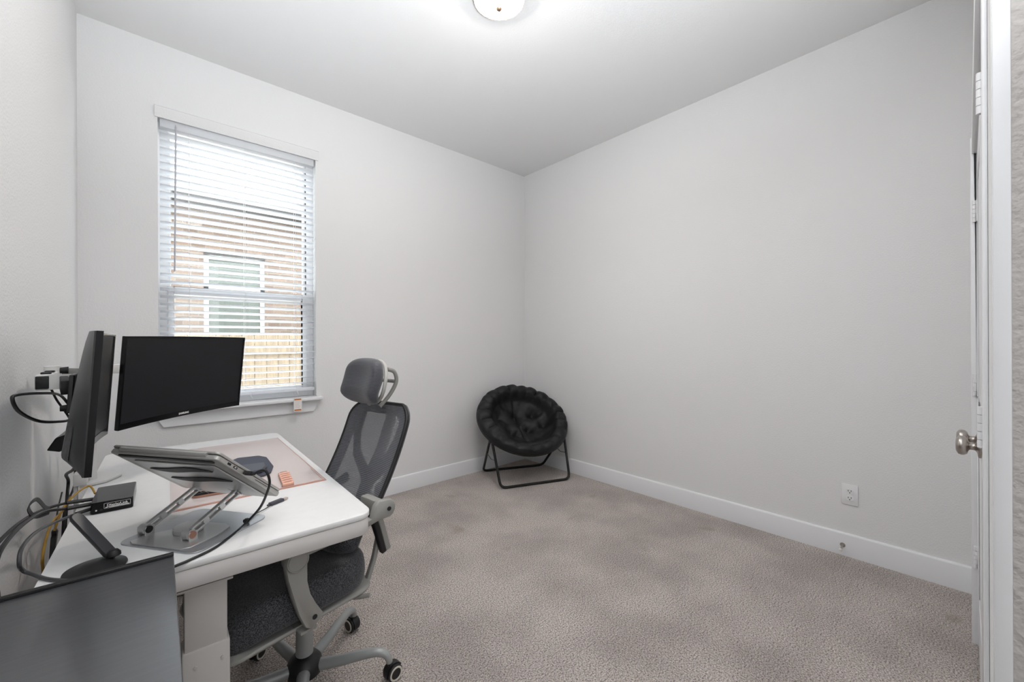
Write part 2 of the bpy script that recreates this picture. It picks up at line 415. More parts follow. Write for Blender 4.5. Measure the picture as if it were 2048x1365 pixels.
# ------------------------------------------------------------------ window
w = bpy.data.objects.new('window_1', None); C.objects.link(w); w.location = ((WX0+WX1)/2, YW, WZ0); struct(w)
def wl(x, y, z): return (x-(WX0+WX1)/2, y-YW, z-WZ0)
m = MB()
fy0, fy1 = YW+.075, YW+.135
m.box(wl(WX0, fy0, WZ0), wl(WX0+.045, fy1, WZ1)); m.box(wl(WX1-.045, fy0, WZ0), wl(WX1, fy1, WZ1))
m.box(wl(WX0+.045, fy0, WZ0), wl(WX1-.045, fy1, WZ0+.05)); m.box(wl(WX0+.045, fy0, WZ1-.045), wl(WX1-.045, fy1, WZ1))
m.build('window_frame', vinyl_m, w, bevel=.002)
mid = 1.585
m = MB()
sx0, sx1 = WX0+.046, WX1-.046
m.box(wl(sx0, fy0-.012, WZ0+.051), wl(sx0+.03, fy0+.022, mid+.03)); m.box(wl(sx1-.03, fy0-.012, WZ0+.051), wl(sx1, fy0+.022, mid+.03))
m.box(wl(sx0+.03, fy0-.012, WZ0+.051), wl(sx1-.03, fy0+.022, WZ0+.085)); m.box(wl(sx0+.03, fy0-.012, mid-.018), wl(sx1-.03, fy0+.022, mid+.03))
m.build('lower_sash', vinyl_m, w, bevel=.002)
m = MB()
m.box(wl(sx0, fy0+.024, mid-.02), wl(sx1, fy0+.055, mid+.022)); m.box(wl(sx0, fy0+.024, mid+.022), wl(sx0+.016, fy0+.055, WZ1-.046)); m.box(wl(sx1-.016, fy0+.024, mid+.022), wl(sx1, fy0+.055, WZ1-.046))
m.build('upper_sash', vinyl_m, w, bevel=.002)
glass_m = bpy.data.materials.new('window_glass'); glass_m.use_nodes = True
nt = glass_m.node_tree; nt.nodes.clear()
go = nt.nodes.new('ShaderNodeOutputMaterial'); gm = nt.nodes.new('ShaderNodeMixShader'); gt = nt.nodes.new('ShaderNodeBsdfTransparent'); gg = nt.nodes.new('ShaderNodeBsdfGlossy')
gg.inputs['Roughness'].default_value = .02; gm.inputs[0].default_value = .07; gt.inputs[0].default_value = (.96, .98, .97, 1)
nt.links.new(gt.outputs[0], gm.inputs[1]); nt.links.new(gg.outputs[0], gm.inputs[2]); nt.links.new(gm.outputs[0], go.inputs[0])
m = MB(); m.box(wl(sx0+.03, fy0+.003, WZ0+.085), wl(sx1-.03, fy0+.007, mid-.018)); m.build('glass_pane', glass_m, w, smooth=False)
m = MB(); m.box(wl(sx0+.016, fy0+.038, mid+.022), wl(sx1-.016, fy0+.042, WZ1-.046)); m.build('glass_pane', glass_m, w, smooth=False)
# stool and apron below the window
m = MB(); m.box((.040, YW-.058, WZ0-.022), (.986, YW, WZ0), .005, 3); m.box((WX0+.001, YW-.01, WZ0-.022), (WX1-.001, fy0-.001, WZ0-.0005))
struct(m.build('trim_3', trim_m))
m = MB(); mt = frame_mtx((1, 0, 0), (0, 0, 1), (0, -1, 0), (0, YW, 0))
m.prism([(.052, .847), (.094, .765), (.932, .765), (.974, .847)], 0, .017, mt, .0015); struct(m.build('trim_4', trim_m))

# ------------------------------------------------------------------ window blind
BX0, BX1 = WX0+.010, WX1-.010
bl = thing('window_blind', 'white two inch faux-wood blind hanging in the window, slats open', 'window blind', ((BX0+BX1)/2, YW+.035, WZ1))
def bll(x, y, z): return (x-(BX0+BX1)/2, y-YW-.035, z-WZ1)
m = MB(); m.box(bll(BX0, YW+.008, WZ1-.05), bll(BX1, YW+.06, WZ1-.002), .003); m.build('headrail', blind_m, bl)
# crown moulded valance in front of the wall above the opening
prof = [(0, .0), (.008, .0), (.010, .012), (.015, .020), (.016, .034), (.022, .046), (.023, .058), (.026, .060), (.026, .066), (0, .066)]
m = MB()
vx0, vx1, vz = .060, .972, WZ1-.004
m.ring_strip([[Vector(bll(x, YW-.001-a, vz+z)) for a, z in prof] for x in (vx0, vx1)])
m.build('valance', wall_m, bl, angle=40)
sl_tilt = R(15)
def slat_mesh():
    mm = MB(); hw = .025; rings = []
    prof2 = []
    for k in range(7):
        t = -1+2*k/6; prof2.append((t*hw, .0022*(1-t*t)+.0014))
    for k in range(7):
        t = 1-2*k/6; prof2.append((t*hw, .0022*(1-t*t)-.0014))
    for x in (-(BX1-BX0)/2, (BX1-BX0)/2):
        r_ = []
        for a, z in prof2:
            # inner (room side, -y) edge raised
            y = a*math.cos(sl_tilt)+z*math.sin(sl_tilt); zz = -a*math.sin(sl_tilt)+z*math.cos(sl_tilt)
            r_.append(Vector((x, y, zz)))
        rings.append(r_)
    mm.ring_strip(rings)
    return mm.build('slat', blind_m, bl, angle=50)
s0 = slat_mesh()
zs = [.972+.0443*i for i in range(36)]
for i, z in enumerate(zs):
    o = s0 if i == 0 else s0.copy()
    if i: C.objects.link(o); o.parent = bl
    o.location = (0, 0, z-WZ1)
m = MB(); m.box(bll(BX0, YW+.010, .915), bll(BX1, YW+.060, .938), .004); m.build('bottom_rail', blind_m, bl)
for x in (.222, .515, .822):
    m = MB()
    m.tube([bll(x, YW+.010, .937), bll(x, YW+.010, WZ1-.05)], .0009, 6); m.tube([bll(x, YW+.0605, .937), bll(x, YW+.0605, WZ1-.05)], .0009, 6)
    m.build('ladder_cord', cord_white, bl)
m = MB(); m.tube([bll(.158, YW-.004, WZ1-.035), bll(.150, YW-.006, 1.70)], .0042, 8); m.cyl(bll(.158, YW-.004, WZ1-.04), bll(.158, YW+.008, WZ1-.02), .002, 8)
m.build('tilt_wand', mat('clear_grey_wand', (.50, .50, .55), .25), bl)
for x in (.545, .83):
    m = MB(); m.tube([bll(x, YW+.03, .914), bll(x+.01, YW-.0, .885), bll(x-.004, YW-.01, .905), bll(x, YW+.008, .93)], .0012, 6, smooth=5); m.build('pull_cord', cord_white, bl)
# warning tag hanging from the blind over the stool
tg = thing('warning_tag', 'small white warning tag with orange bands hanging over the window stool', 'tag', (.813, YW-.062, .875))
m = MB(); m.box((-.026, -.0008, -.092), (.026, .0008, .0), .0004, 1); m.build('tag_card', mat('white_card', (.85, .84, .82), .6), tg)
m = MB(); m.box((-.022, -.0014, -.014), (.022, -.0009, -.004)); m.box((-.022, -.0014, -.088), (.022, -.0009, -.078))
for i in range(5): m.box((-.018+.003*(i % 2), -.0012, -.026-.010*i), (.016-.004*(i % 3), -.0009, -.0252-.010*i))
m.build('printed_band', mat('warning_orange', (.62, .20, .05), .6), tg)
m = MB(); m.tube([(0, .0, 0), (.004, .03, .004), (.0, .065, .01), (0, .10, .03)], .0008, 6, smooth=4); m.build('tag_string', cord_white, tg)

# ------------------------------------------------------------------ outlet and door stop on the right wall
ot = thing('wall_outlet', 'white duplex power outlet on the right-hand wall above the baseboard', 'outlet', (XR, .465, .362))
m = MB(); m.box((-.006, -.038, -.060), (-.0001, .038, .060), .003, 2); m.build('cover_plate', mat('outlet_white', (.83, .83, .84), .35), ot)
for z in (-.020, .020):
    m = MB(); m.prism(rrect(-.017, -.0145, .017, .0145, .010), .006, .0085, frame_mtx((0, 1, 0), (0, 0, 1), (-1, 0, 0), (0, 0, z))); m.build('receptacle', mat('outlet_face', (.86, .86, .87), .3), ot)
for z in (-.020, .020):
    for y in (-.0065, .0065):
        m = MB(); m.box((-.0092, y-.0012, z-.001), (-.0084, y+.0012, z+.009)); m.build('socket_slot', black_plastic, ot, smooth=False)
    m = MB(); m.cyl((-.0092, 0, z-.007), (-.0084, 0, z-.007), .0028, 12); m.build('ground_hole', black_plastic, ot)
m = MB(); m.cyl((-.0072, 0, 0), (-.0055, 0, 0), .003, 12); m.build('screw', trim_m, ot)
ds = thing('door_stop', 'brushed nickel door stop with white rubber tip on the right-hand baseboard', 'door stop', (XR-.0151, .497, .062))
m = MB(); m.lathe([(.0, 0), (.013, 0), (.013, .002), (.006, .005), (.0045, .009), (.0045, .062), (.0, .062)], (0, 0, 0), (-1, 0, -.12)); m.build('stop_rod', nickel, ds)
m = MB(); m.lathe([(.0, .060), (.008, .060), (.0085, .070), (.006, .074), (0, .074)], (0, 0, 0), (-1, 0, -.12)); m.build('rubber_tip', mat('white_rubber', (.75, .74, .72), .6), ds)

# ------------------------------------------------------------------ ceiling light
cl = thing('ceiling_light', 'round frosted glass flush-mount ceiling light with bronze finial, lit', 'ceiling light', (1.354, 1.590, H))
m = MB(); m.lathe([(0, 0), (0.1203, 0), (0.1245, -.006), (0.1270, -.030), (0.1295, -.046), (0.1270, -.050), (0.1220, -.046), (0.1162, -.030), (0.0000, -.025)], n=48); m.build('canopy_ring', mat('brushed_bronze', (.30, .20, .14), .4, .9), cl)
m = MB(); m.lathe([(0.1187, -.040), (0.1179, -.047), (0.1129, -.056), (0.0954, -.068), (0.0664, -.078), (0.0332, -.083), (0.0000, -.085)], n=48)
dome_m = mat('lit_frosted_glass', (.95, .93, .9), .4, emit=(1, .92, .855), es=LAMP_GLOW)
m.build('glass_dome', dome_m, cl)
m = MB(); m.lathe([(0, -.082), (.014, -.085), (.016, -.090), (.012, -.096), (.006, -.100), (.0, -.102)], n=20); m.build('finial', mat('brushed_bronze', (.50, .38, .30), .35, .9), cl)

# ------------------------------------------------------------------ outside
m = MB(); m.box((-14, YW+.17, -.45), (18, 8.6, -.35)); struct(m.build('ground_outside', mat('side_yard_concrete', (.45, .44, .42), .9, mottle=(9, .3)), smooth=False))
# cedar fence: posts/rails and each picket a part of one fence
fe = thing('wooden_fence', 'tan cedar dog-ear fence seen through the window, in front of the brick house', 'fence', (2, 6.5, -.35))
pk = None
fx0, n_p = -1.35, 42
ftop = 1.39
for i in range(n_p):
    if pk is None:
        m = MB(); hh = ftop+.35
        m.prism([(-.068, 0), (.068, 0), (.068, hh-.035), (.040, hh), (-.040, hh), (-.068, hh-.035)], 0, .016, frame_mtx((1, 0, 0), (0, 0, 1), (0, -1, 0)), 0)
        pk = m.build('picket', fence_m, fe, smooth=False); o = pk
    else:
        o = pk.copy(); C.objects.link(o); o.parent = fe
    o.location = (fx0+.142*i-2+random.uniform(-.002, .002), -.02, random.uniform(-.012, .006))
for z in (.25, 1.46-.0):
    m = MB(); m.box((fx0-.1-2, -.074, z), (fx0+.142*n_p-2, -.037, z+.085)); m.build('rail', fence_m, fe, smooth=False)
# neighbouring brick house
ho = thing('neighbour_house', 'tan brick house with dark eave and white framed window beyond the fence', 'house', (1.5, 8.5, -.4))
hx = lambda x: x-1.5
m = MB()
NX0, NX1, NZ0, NZ1 = .77, 1.66, 1.25+.4, 2.74+.4
for a, b in (((-8, 0, 0), (hx(NX0), .2, 3.9)), ((hx(NX1), 0, 0), (8, .2, 3.9)), ((hx(NX0), 0, 0), (hx(NX1), .2, NZ0)), ((hx(NX0), 0, NZ1), (hx(NX1), .2, 3.9))): m.box(a, b)
m.build('brick_wall', brick_m, ho, smooth=False)
m = MB(); m.box((-8, -.42, 3.86), (8, .1, 3.90)); m.box((-8, -.45, 3.86), (8, -.42, 4.02)); m.build('eave', mat('dark_bronze_fascia', (.03, .028, .028), .6), ho, smooth=False)
m = MB(); m.ring_strip([[Vector((x, -.5, 4.0)), Vector((x, 4.5, 6.4)), Vector((x, 4.5, 6.35)), Vector((x, -.5, 3.97))] for x in (-8, 8)]); m.build('roof', mat('pale_brown_shingle', (.26, .24, .22), .9, mottle=(5, .3)), ho, smooth=False)
wf = MB()
a0, a1 = hx(NX0), hx(NX1)
wf.box((a0, .03, NZ0), (a0+.07, .10, NZ1)); wf.box((a1-.07, .03, NZ0), (a1, .10, NZ1)); wf.box((a0, .03, NZ1-.07), (a1, .10, NZ1)); wf.box((a0, .03, NZ0), (a1, .10, NZ0+.07)); wf.box((a0, .03, 2.15+.4), (a1, .10, 2.22+.4))
wf.build('house_window_frame', mat('beige_vinyl', (.42, .41, .40), .5), ho, smooth=False)
m = MB(); m.box((a0+.07, .06, NZ0+.07), (a1-.07, .08, NZ1-.07)); m.build('house_window_pane', mat('dark_green_glass', (.085, .10, .09), .25), ho, smooth=False)
m = MB(); m.box((a0, -.02, NZ1), (a1, .0, NZ1+.06)); m.build('steel_lintel', mat('dark_bronze_fascia', (.03, .028, .028), .6), ho, smooth=False)

# ------------------------------------------------------------------ desk
DZ = .735
DROT = R(-2.0)
# local frame: origin at floor under near right corner, +x along near edge to the left wall is -x, +y along the right edge
dk = thing('standing_desk', 'white height-adjustable desk along the left wall with rounded corners', 'desk', (.540, 1.252, 0), DROT)
W_, L_ = .720, 1.49
m = MB(); m.prism(rrect(-W_, 0, 0, L_, [.05, .05, .02, .045], 8), DZ-.0165, DZ, bevel=.0015); m.build('desktop', desk_m, dk, angle=50)
m = MB(); m.prism(rrect(-W_+.003, .003, -.003, L_-.003, [.048, .048, .018, .043], 8), DZ-.066, DZ-.0185, bevel=.001)
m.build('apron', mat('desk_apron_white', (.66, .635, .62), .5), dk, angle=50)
m = MB(); m.box((-W_+.1, .1, DZ-.0185), (-.1, L_-.1, DZ-.0165)); m.build('spacer', desk_metal, dk, smooth=False)
for yy in (.045, L_-.125):
    col = MB(); xa, xb = -.465, -.375
    col.box((xa, yy+.004, .47), (xb, yy+.064, DZ-.092), .004)
    co = col.build('leg_column', desk_metal, dk)
    cs = MB(); cs.box((xa-.005, yy-.001, .03), (xb+.005, yy+.069, .487), .004); cs.build('leg_sleeve', desk_metal, co)
    cb = MB(); cb.box((xa-.015, yy-.002, DZ-.092), (xb+.012, yy+.075, DZ-.087)); cb.box((xa-.045, yy+.01, DZ-.30), (xa-.02, yy+.05, DZ-.092)); cb.build('top_plate', desk_metal, co)
    for x, y in ((xa+.015, yy+.012), (xb-.012, yy+.012), (xb-.012, yy+.058), (xa+.015, yy+.058)):
        cb = MB(); cb.cyl((x, y, DZ-.0869), (x, y, DZ-.0665), .009, 16); cb.build('bolt', chrome, co)
    for x in (xa+.022, xb-.012):
        cb = MB(); cb.cyl((x, yy-.0012, .446), (x, yy-.004, .446), .0035, 12); cb.build('screw', desk_metal, co)
    ft = MB(); ft.box((-W_+.04, yy-.0, .004), (-.06, yy+.07, .032), .008, 3); ft.build('foot', desk_metal, dk)
m = MB(); m.box((-.44, .11, DZ-.13), (-.40, L_-.13, DZ-.082), .003); m.build('crossbeam', desk_metal, dk)

# ------------------------------------------------------------------ black cabinet next to the camera
cbn = thing('black_cabinet', 'black wood-grain cabinet top in the bottom left corner, beside the desk', 'cabinet', (-.095, .80, 0), R(-1.3))
grain = mat('black_wood_grain', (.036, .037, .041), .36, bump=(14, .22, .002), bscale=(1, 5, 1), spec=1.0, coat=1.0, coat_rough=.2)
x0, x1, y0, y1 = -.138, .138, -.44, .392
m = MB(); m.box((x0+.01, y0, .02), (x1-.01, y1-.005, .775)); m.build('carcass', grain, cbn, bevel=.002)
m = MB(); m.box((x0, y0-.01, .775), (x1, y1, .797)); m.build('cabinet_top', grain, cbn, bevel=.0015)
m = MB(); m.box((x0, y1-.012, .7972), (x1, y1, .803)); m.build('edge_lip', black_plastic, cbn, bevel=.001)
for k in range(3):
    m = MB(); m.box((x1-.0098, y0+.02, .06+k*.235), (x1-.0002, y1-.03, .28+k*.235)); dr = m.build('drawer', grain, cbn, bevel=.002)
    m = MB(); m.cyl((x1, -.02, .17+k*.235), (x1+.018, -.02, .17+k*.235), .009, 16); m.build('knob', nickel, dr)

# ------------------------------------------------------------------ desk mat, clips, mouse pad, tray
mat_m = bpy.data.materials.new('rose_translucent_pvc'); mat_m.use_nodes = True
b = mat_m.node_tree.nodes['Principled BSDF']; b.inputs['Base Color'].default_value = (.86, .72, .68, 1); b.inputs['Roughness'].default_value = .12; b.inputs['Alpha'].default_value = .30
dm = thing('desk_mat', 'translucent rose-tinted desk mat lying on the far half of the white desk', 'desk mat', (.528, 1.660, DZ), DROT)
m = MB(); m.prism(rrect(-.462, 0, 0, .92, .006), .0004, .0022); m.build('mat_sheet', mat_m, dm, angle=50)
m = MB()
m.box((-.455, .006, .0022), (-.006, .012, .0030)); m.box((-.008, .012, .0022), (-.006, .20, .0028)); m.box((-.462, -.0012, .0003), (0, .0005, .0026)); m.box((-.0005, -.001, .0003), (.0008, .92, .0024))
m.build('welded_edge', mat('rose_edge', (.62, .30, .22), .3), dm, smooth=False)

for i in range(6):
    c = thing('copper_clip', '', 'clip', (.402+.0035*i, 1.690+.0275*i, DZ+.0022), R(-4), 'copper bulldog clips lined up on the desk mat')
    c['label'] = 'small copper bulldog clip in the row lying on the rose desk mat'
    m = MB(); m.prism([(-.009, 0), (.009, 0), (.006, .008), (.002, .013), (-.002, .013), (-.006, .008)], -.019, .019, frame_mtx((0, 1, 0), (0, 0, 1), (1, 0, 0)), 0); m.build('clip_body', copper, c, bevel=.0008)
    m = MB(); m.tube([(-.012, 0, .012), (-.010, 0, .016), (.010, 0, .016), (.012, 0, .012)], .0011, 6); m.build('clip_handle', copper, c)

mp_ = thing('mouse_pad', 'dark slate rounded mouse pad lying behind the raised laptop', 'mouse pad', (.345, 2.02, DZ+.0024), R(-8))
m = MB(); m.prism([(-.08, -.13), (-.03, -.16), (.035, -.15), (.06, -.12), (.075, -.03), (.06, .14), (.03, .19), (-.05, .20), (-.085, .15)], 0, .006, None, .0015); m.build('pad_sheet', mat('slate_cloth', (.055, .06, .085), .7, bump=(200, .2, .001)), mp_)
m = MB(); m.prism([(-.05, -.125), (.03, -.12), (.05, -.06), (.045, .0), (-.045, .01), (-.065, -.06)], .006, .020, None, .006); m.build('wrist_rest', mat('slate_gel', (.045, .05, .07), .5), mp_)

tr = thing('tray_organizer', 'black slim tray with a copper rim holding clips, on the desk mat under the laptop', 'tray', (.185, 1.795, DZ+.0024), R(-10))
m = MB(); m.prism(rrect(-.055, -.035, .055, .035, .012), 0, .006, None, .001); m.build('copper_rim', copper, tr)
m = MB(); m.prism(rrect(-.053, -.033, .053, .033, .011), .0061, .014, None, .002); m.build('tray_body', black_plastic, tr)
m = MB(); m.box((-.045, -.025, .0142), (-.015, .0, .022), .003); m.box((-.01, -.02, .0142), (.035, -.012, .019), .002); m.build('steel_clip', chrome, tr)

# ------------------------------------------------------------------ laptop stand
ea = Vector((-.58, .8146, 0)).normalized(); eh = Vector((.8146, .58, 0)).normalized()   # hinge axis (away from camera) / towards the user
c_, s_ = .77, .638
el = (eh*c_ - upv*s_).normalized(); en = ea.cross(el).normalized()
if en.z < 0: en = -en
so = Vector((.098, 1.298, DZ))     # near corner of the base plate
st = thing('laptop_stand', 'grey aluminium laptop stand with two slotted arms, on the near end of the desk', 'laptop stand', so)
def Q(a, h, z): return ea*a + eh*h + upv*z      # local point
mtxS = frame_mtx(ea, eh, upv)
if mtxS.determinant() < 0: pass
m = MB(); m.prism(rrect(0, 0, .262, .235, .028, 6), .0005, .004, mtxS, .0006); m.build('base_plate', alu_dark, st)
m = MB(); m.prism([(.055, .006), (.21, .004), (.228, .012), (.225, .05), (.17, .115), (.13, .15), (.075, .155), (.045, .14), (.035, .09), (.038, .02)], .0042, .0075, mtxS, .0006); m.build('swivel_plate', alu, st)
dc = Q(.135, .095, 0)
m = MB(); m.lathe([(0, .0076), (.034, .0076), (.036, .010), (.036, .020), (.033, .023), (0, .023)], dc); m.build('swivel_disc', alu, st)
def arm(p, q, side):
    """slotted arm from p to q (local points), flat sides facing along ea"""
    d = (q-p); L = d.length; x = d.normalized(); y = ea.cross(x).normalized(); z = x.cross(y)
    mt = frame_mtx(x, y, z, p); mm = MB(); hw = .0105; th = .006
    mm.cyl(mt @ Vector((0, 0, -th-.004)), mt @ Vector((0, 0, th+.004)), hw+.003, 24)
    mm.cyl(mt @ Vector((L, 0, -th-.002)), mt @ Vector((L, 0, th+.002)), hw+.001, 24)
    for s in (-1, 1): mm.box((0.004, s*hw-.0025*(s+1), -th), (L-.004, s*hw-.0025*(s-1), th), .001, 1, mt) if False else mm.box((.004, min(s*hw, s*(hw-.005)), -th), (L-.004, max(s*hw, s*(hw-.005)), th), .001, 1, mt)
    for t in (.30, .62): mm.cyl(mt @ Vector((L*t, 0, -th)), mt @ Vector((L*t, 0, th)), hw-.002, 20)
    o = mm.build('arm', alu, st)
    k = MB(); k.cyl(mt @ Vector((0, 0, -th-.0095)), mt @ Vector((0, 0, th+.0095)), .0095, 24); k.cyl(mt @ Vector((L, 0, -th-.0035)), mt @ Vector((L, 0, th+.0035)), .006, 20)
    k.build('pivot_cap', copper if side else black_plastic, o)
LP = Vector((.006, 1.518, DZ+.022))-so; RP = Vector((.092, 1.395, DZ+.022))-so
LU = Vector((.131, 1.600, .822))-so; RU = Vector((.217, 1.477, .822))-so
arm(LP, LU, 0); arm(RP, RU, 1)
for P_ in (LP, RP):
    m = MB(); t = frame_mtx(ea, eh, upv, P_-upv*P_.z)
    m.box((-.0145, -.010, .0042), (-.0105, .014, .030), .001, 1, t); m.box((.0105, -.010, .0042), (.0145, .014, .030), .001, 1, t); m.build('hinge_lug', alu, st)
# tray plate under the laptop
BL = Vector((.1466, 1.268, .994)) - so            # near hinge corner of the laptop (top of its lid)
TH_ = .0215
tb = BL - en*TH_
def T3(a, l, n): return tb + ea*a + el*l + en*n
mtT = frame_mtx(ea, el, en, tb) if ea.cross(el).dot(en) > 0 else frame_mtx(ea, el, en, tb)
m = MB(); m.prism(rrect(.04, .045, .315, .268, .012), -.0035, -.0004, mtT, .0006)
m.box((.09, .262, -.0035), (.13, .268, .012), .001, 1, mtT); m.box((.22, .262, -.0035), (.26, .268, .012), .001, 1, mtT)
ty = m.build('tray', alu, st)
for P_ in (LU, RU):
    rel = P_-tb; a, l, n = rel.dot(ea), rel.dot(el), rel.dot(en)
    m = MB()
    for sgn in (-1, 1):
        xx = a+sgn*.0125
        ring = [[tb+ea*(xx+dx)+el*(l+pl)+en*(n2) for pl, n2 in ((-.008, n-.006), (.008, n-.008), (.035, -.0036), (-.03, -.0036))] for dx in (-.0012, .0012)]
        m.ring_strip(ring)
    m.build('tray_bracket', alu, st)
for aa, ll in ((.185, .085), (.175, .150)):
    m = MB(); out = []
    for k in range(24):
        t = 2*PI*k/24; x = .112*math.cos(t); y = .014*math.sin(t)*(abs(math.sin(t))**.3)
        out.append((aa+x, ll+y+.010*math.sin(x*24)))
    m.prism(out, -.0062, -.0036, mtT); m.build('rubber_pad', rubber, ty)

# ------------------------------------------------------------------ laptop
lp = thing('laptop', 'closed silver laptop tilted on the aluminium stand, cable plugged into its side', 'laptop', so+tb)
mtL = frame_mtx(ea, el, en)
LW, LL = .353, .267
m = MB(); m.prism(rrect(0, .004, LW, LL, .010), .0006, .0125, mtL, .0018); lb = m.build('laptop_base', laptop_m, lp)
m = MB(); m.prism(rrect(.0, .0, LW, LL-.002, .012), .0142, .0205, mtL, .0014); m.build('laptop_lid', laptop_m, lp)
m = MB(); m.cyl(mtL @ Vector((.035, .004, .0115)), mtL @ Vector((LW-.035, .004, .0115)), .0062, 16); m.build('hinge_bar', laptop_m, lp)
m = MB(); m.prism(rrect(.02, .014, LW-.02, .026, .005), -.0025, .0004, mtL, .0008); m.build('rubber_foot', rubber, lb)
m = MB()
for y0_, y1_, h0, h1 in ((.040, .052, .0045, .0098), (.062, .076, .0045, .0098), (.150, .205, .0066, .0078)): m.box((-.0006, y0_, h0), (.0001, y1_, h1), 0, 1, mtL)
m.build('port', black_plastic, lb, smooth=False)
m = MB(); m.box((-.0009, .066, .0062), (-.0005, .072, .0082), 0, 1, mtL); m.build('port_tongue', trim_m, lb, smooth=False)

# ------------------------------------------------------------------ cables around the laptop
def cable(name, label, pts, r, m_=cable_m, sm=8):
    mm = MB(); mm.tube(pts, r, 10, smooth=sm); return tag(mm.build(name, m_, None), label, 'cable')
pl = so+tb+ mtL.to_3x3() @ Vector((-.002, .104, .0075))
uc = thing('usb_cable', 'black cable plugged into the laptop side, looping down with a loose USB plug', 'cable', (.228, 1.431, DZ))
def U(p): return Vector(p)-Vector((.228, 1.431, DZ))
m = MB(); m.tube([U(pl-ea*.030), U((.245, 1.268, .925)), U((.257, 1.270, .893)), U((.256, 1.295, .855)), U((.248, 1.345, .80)), U((.230, 1.415, .745)), U((.192, 1.369, DZ+.0035)), U((.139, 1.304, DZ+.0035)), U((.085, 1.272, DZ+.0035)), U((.05, 1.256, DZ+.0035)), U((.02, 1.238, DZ-.004)), U((.0, 1.222, DZ-.05)), U((-.02, 1.218, DZ-.15))], .0034, 10, smooth=8)
cb_ = m.build('cord', cable_m, uc)
m = MB(); m.box((-.006, -.005, 0), (.006, .005, .024), .002, 2, frame_mtx(el, en, -ea, U(pl))); m.box((-.0035, -.0035, .024), (.0035, .0035, .034), .001, 1, frame_mtx(el, en, -ea, U(pl))); m.build('laptop_plug', rubber, uc)
m = MB(); m.tube([U((.222, 1.418, .745)), U((.232, 1.424, .745))], .0062, 12); m.tube([U((.226, 1.420, .738)), U((.226, 1.420, .752))], .003, 8); m.build('cable_tie', rubber, uc)
m = MB(); m.tube([U((.226, 1.420, .744)), U((.262, 1.468, .742)), U((.290, 1.495, .740)), U((.312, 1.515, .741))], .0015, 8, smooth=6); m.build('thin_lead', cable_m, uc)
ax = Vector((.071, .034, 0)).normalized(); ay = Vector((-ax.y, ax.x, 0))
fm = frame_mtx(ax, ay, upv, U((.308, 1.523, DZ+.0005)))
m = MB(); m.box((0, -.0085, 0), (.048, .0085, .010), .003, 3, fm); m.tube([fm @ Vector((-.008, 0, .005)), fm @ Vector((.002, 0, .005))], .003, 8); m.build('usb_plug', mat('slate_plug', (.05, .05, .065), .5), uc)
m = MB(); m.box((.048, -.006, .003), (.064, .006, .0075), .0006, 1, fm); m.build('usb_connector', mat('warm_steel', (.62, .52, .46), .3, .9), uc)

# ------------------------------------------------------------------ docking box
dkx = thing('docking_station', 'small glossy black docking box standing on the desk below the monitor', 'docking station', (-.068, 1.885, DZ), R(-2))
m = MB(); m.prism(rrect(-.049, -.070, .049, .120, .007), .001, .036, None, .002); m.build('dock_body', black_gloss, dkx)
fm = frame_mtx((1, 0, 0), (0, 0, 1), (0, -1, 0), (0, -.0702, 0))
wt = mat('white_print', (.82, .82, .80), .6)
text_mesh('dock_lettering', 'DisplayLink', .0105, wt, fm @ Matrix.Translation((.012, .0225, 0)), dkx, .0003, .0002)
m = MB()
for a, b in (((-.018, .0135), (.042, .0142)), ((-.018, .0293), (.042, .0300)), ((-.0187, .0142), (-.018, .0293)), ((.042, .0142), (.0427, .0293))): m.box((a[0], a[1], 0), (b[0], b[1], .0004), 0, 1, fm)
m.box((-.008, .0155, 0), (.040, .0180, .0004), 0, 1, fm); m.box((-.0155, .0155, 0), (-.010, .0180, .0004), 0, 1, fm)
m.build('logo_frame', wt, dkx, smooth=False)
m = MB(); m.cyl(fm @ Vector((-.036, .012, 0)), fm @ Vector((-.036, .012, .0008)), .0022, 12); m.build('status_light', mat('status_white', (.9, .9, .9), .4), dkx)
m = MB(); m.box((-.034+.006, .0095, 0), (-.022, .0155, .0004), 0, 1, fm); m.build('dock_port', rubber, dkx, smooth=False)

# cables that leave the dock and hang behind the desk
WZ = -.210
dc1 = thing('display_cable', 'thick black cable with long plug leaving the dock and hanging behind the desk', 'cable', (-.13, 1.85, DZ))
def V1(p): return Vector(p)-Vector((-.13, 1.85, DZ))
m = MB(); m.tube([V1((-.140, 1.86, .757)), V1((-.175, 1.84, .765)), V1((-.205, 1.72, .800)), V1((-.212, 1.50, .838)), V1((-.214, 1.32, .849)), V1((-.214, 1.27, .82)), V1((-.214, 1.29, .766)), V1((-.214, 1.31, .70)), V1((-.214, 1.33, .5))], .0045, 10, smooth=8); m.build('cord', cable_m, dc1)
m = MB(); m.tube([V1((-.118, 1.87, .756)), V1((-.172, 1.845, .763))], .008, 12, flat=.75); m.build('plug', rubber, dc1)
dc2 = thing('data_cable', 'black cable curving from the dock towards the left edge of the picture', 'cable', (-.13, 1.91, DZ))
def V2(p): return Vector(p)-Vector((-.13, 1.91, DZ))
m = MB(); m.tube([V2((-.140, 1.915, .757)), V2((-.18, 1.89, .768)), V2((-.218, 1.78, .788)), V2((-.225, 1.545, .829)), V2((-.228, 1.361, .846)), V2((-.230, 1.27, .84)), V2((-.232, 1.238, .78)), V2((-.232, 1.232, .5))], .004, 10, smooth=8); m.build('cord', cable_m, dc2)
m = MB(); m.tube([V2((-.118, 1.92, .757)), V2((-.178, 1.893, .768))], .0075, 12, flat=.75); m.build('plug', rubber, dc2)
dc3 = thing('power_cable', 'grey-black cable looping off the desk and back beside the phone stand', 'cable', (-.13, 1.83, DZ))
def V3(p): return Vector(p)-Vector((-.13, 1.83, DZ))
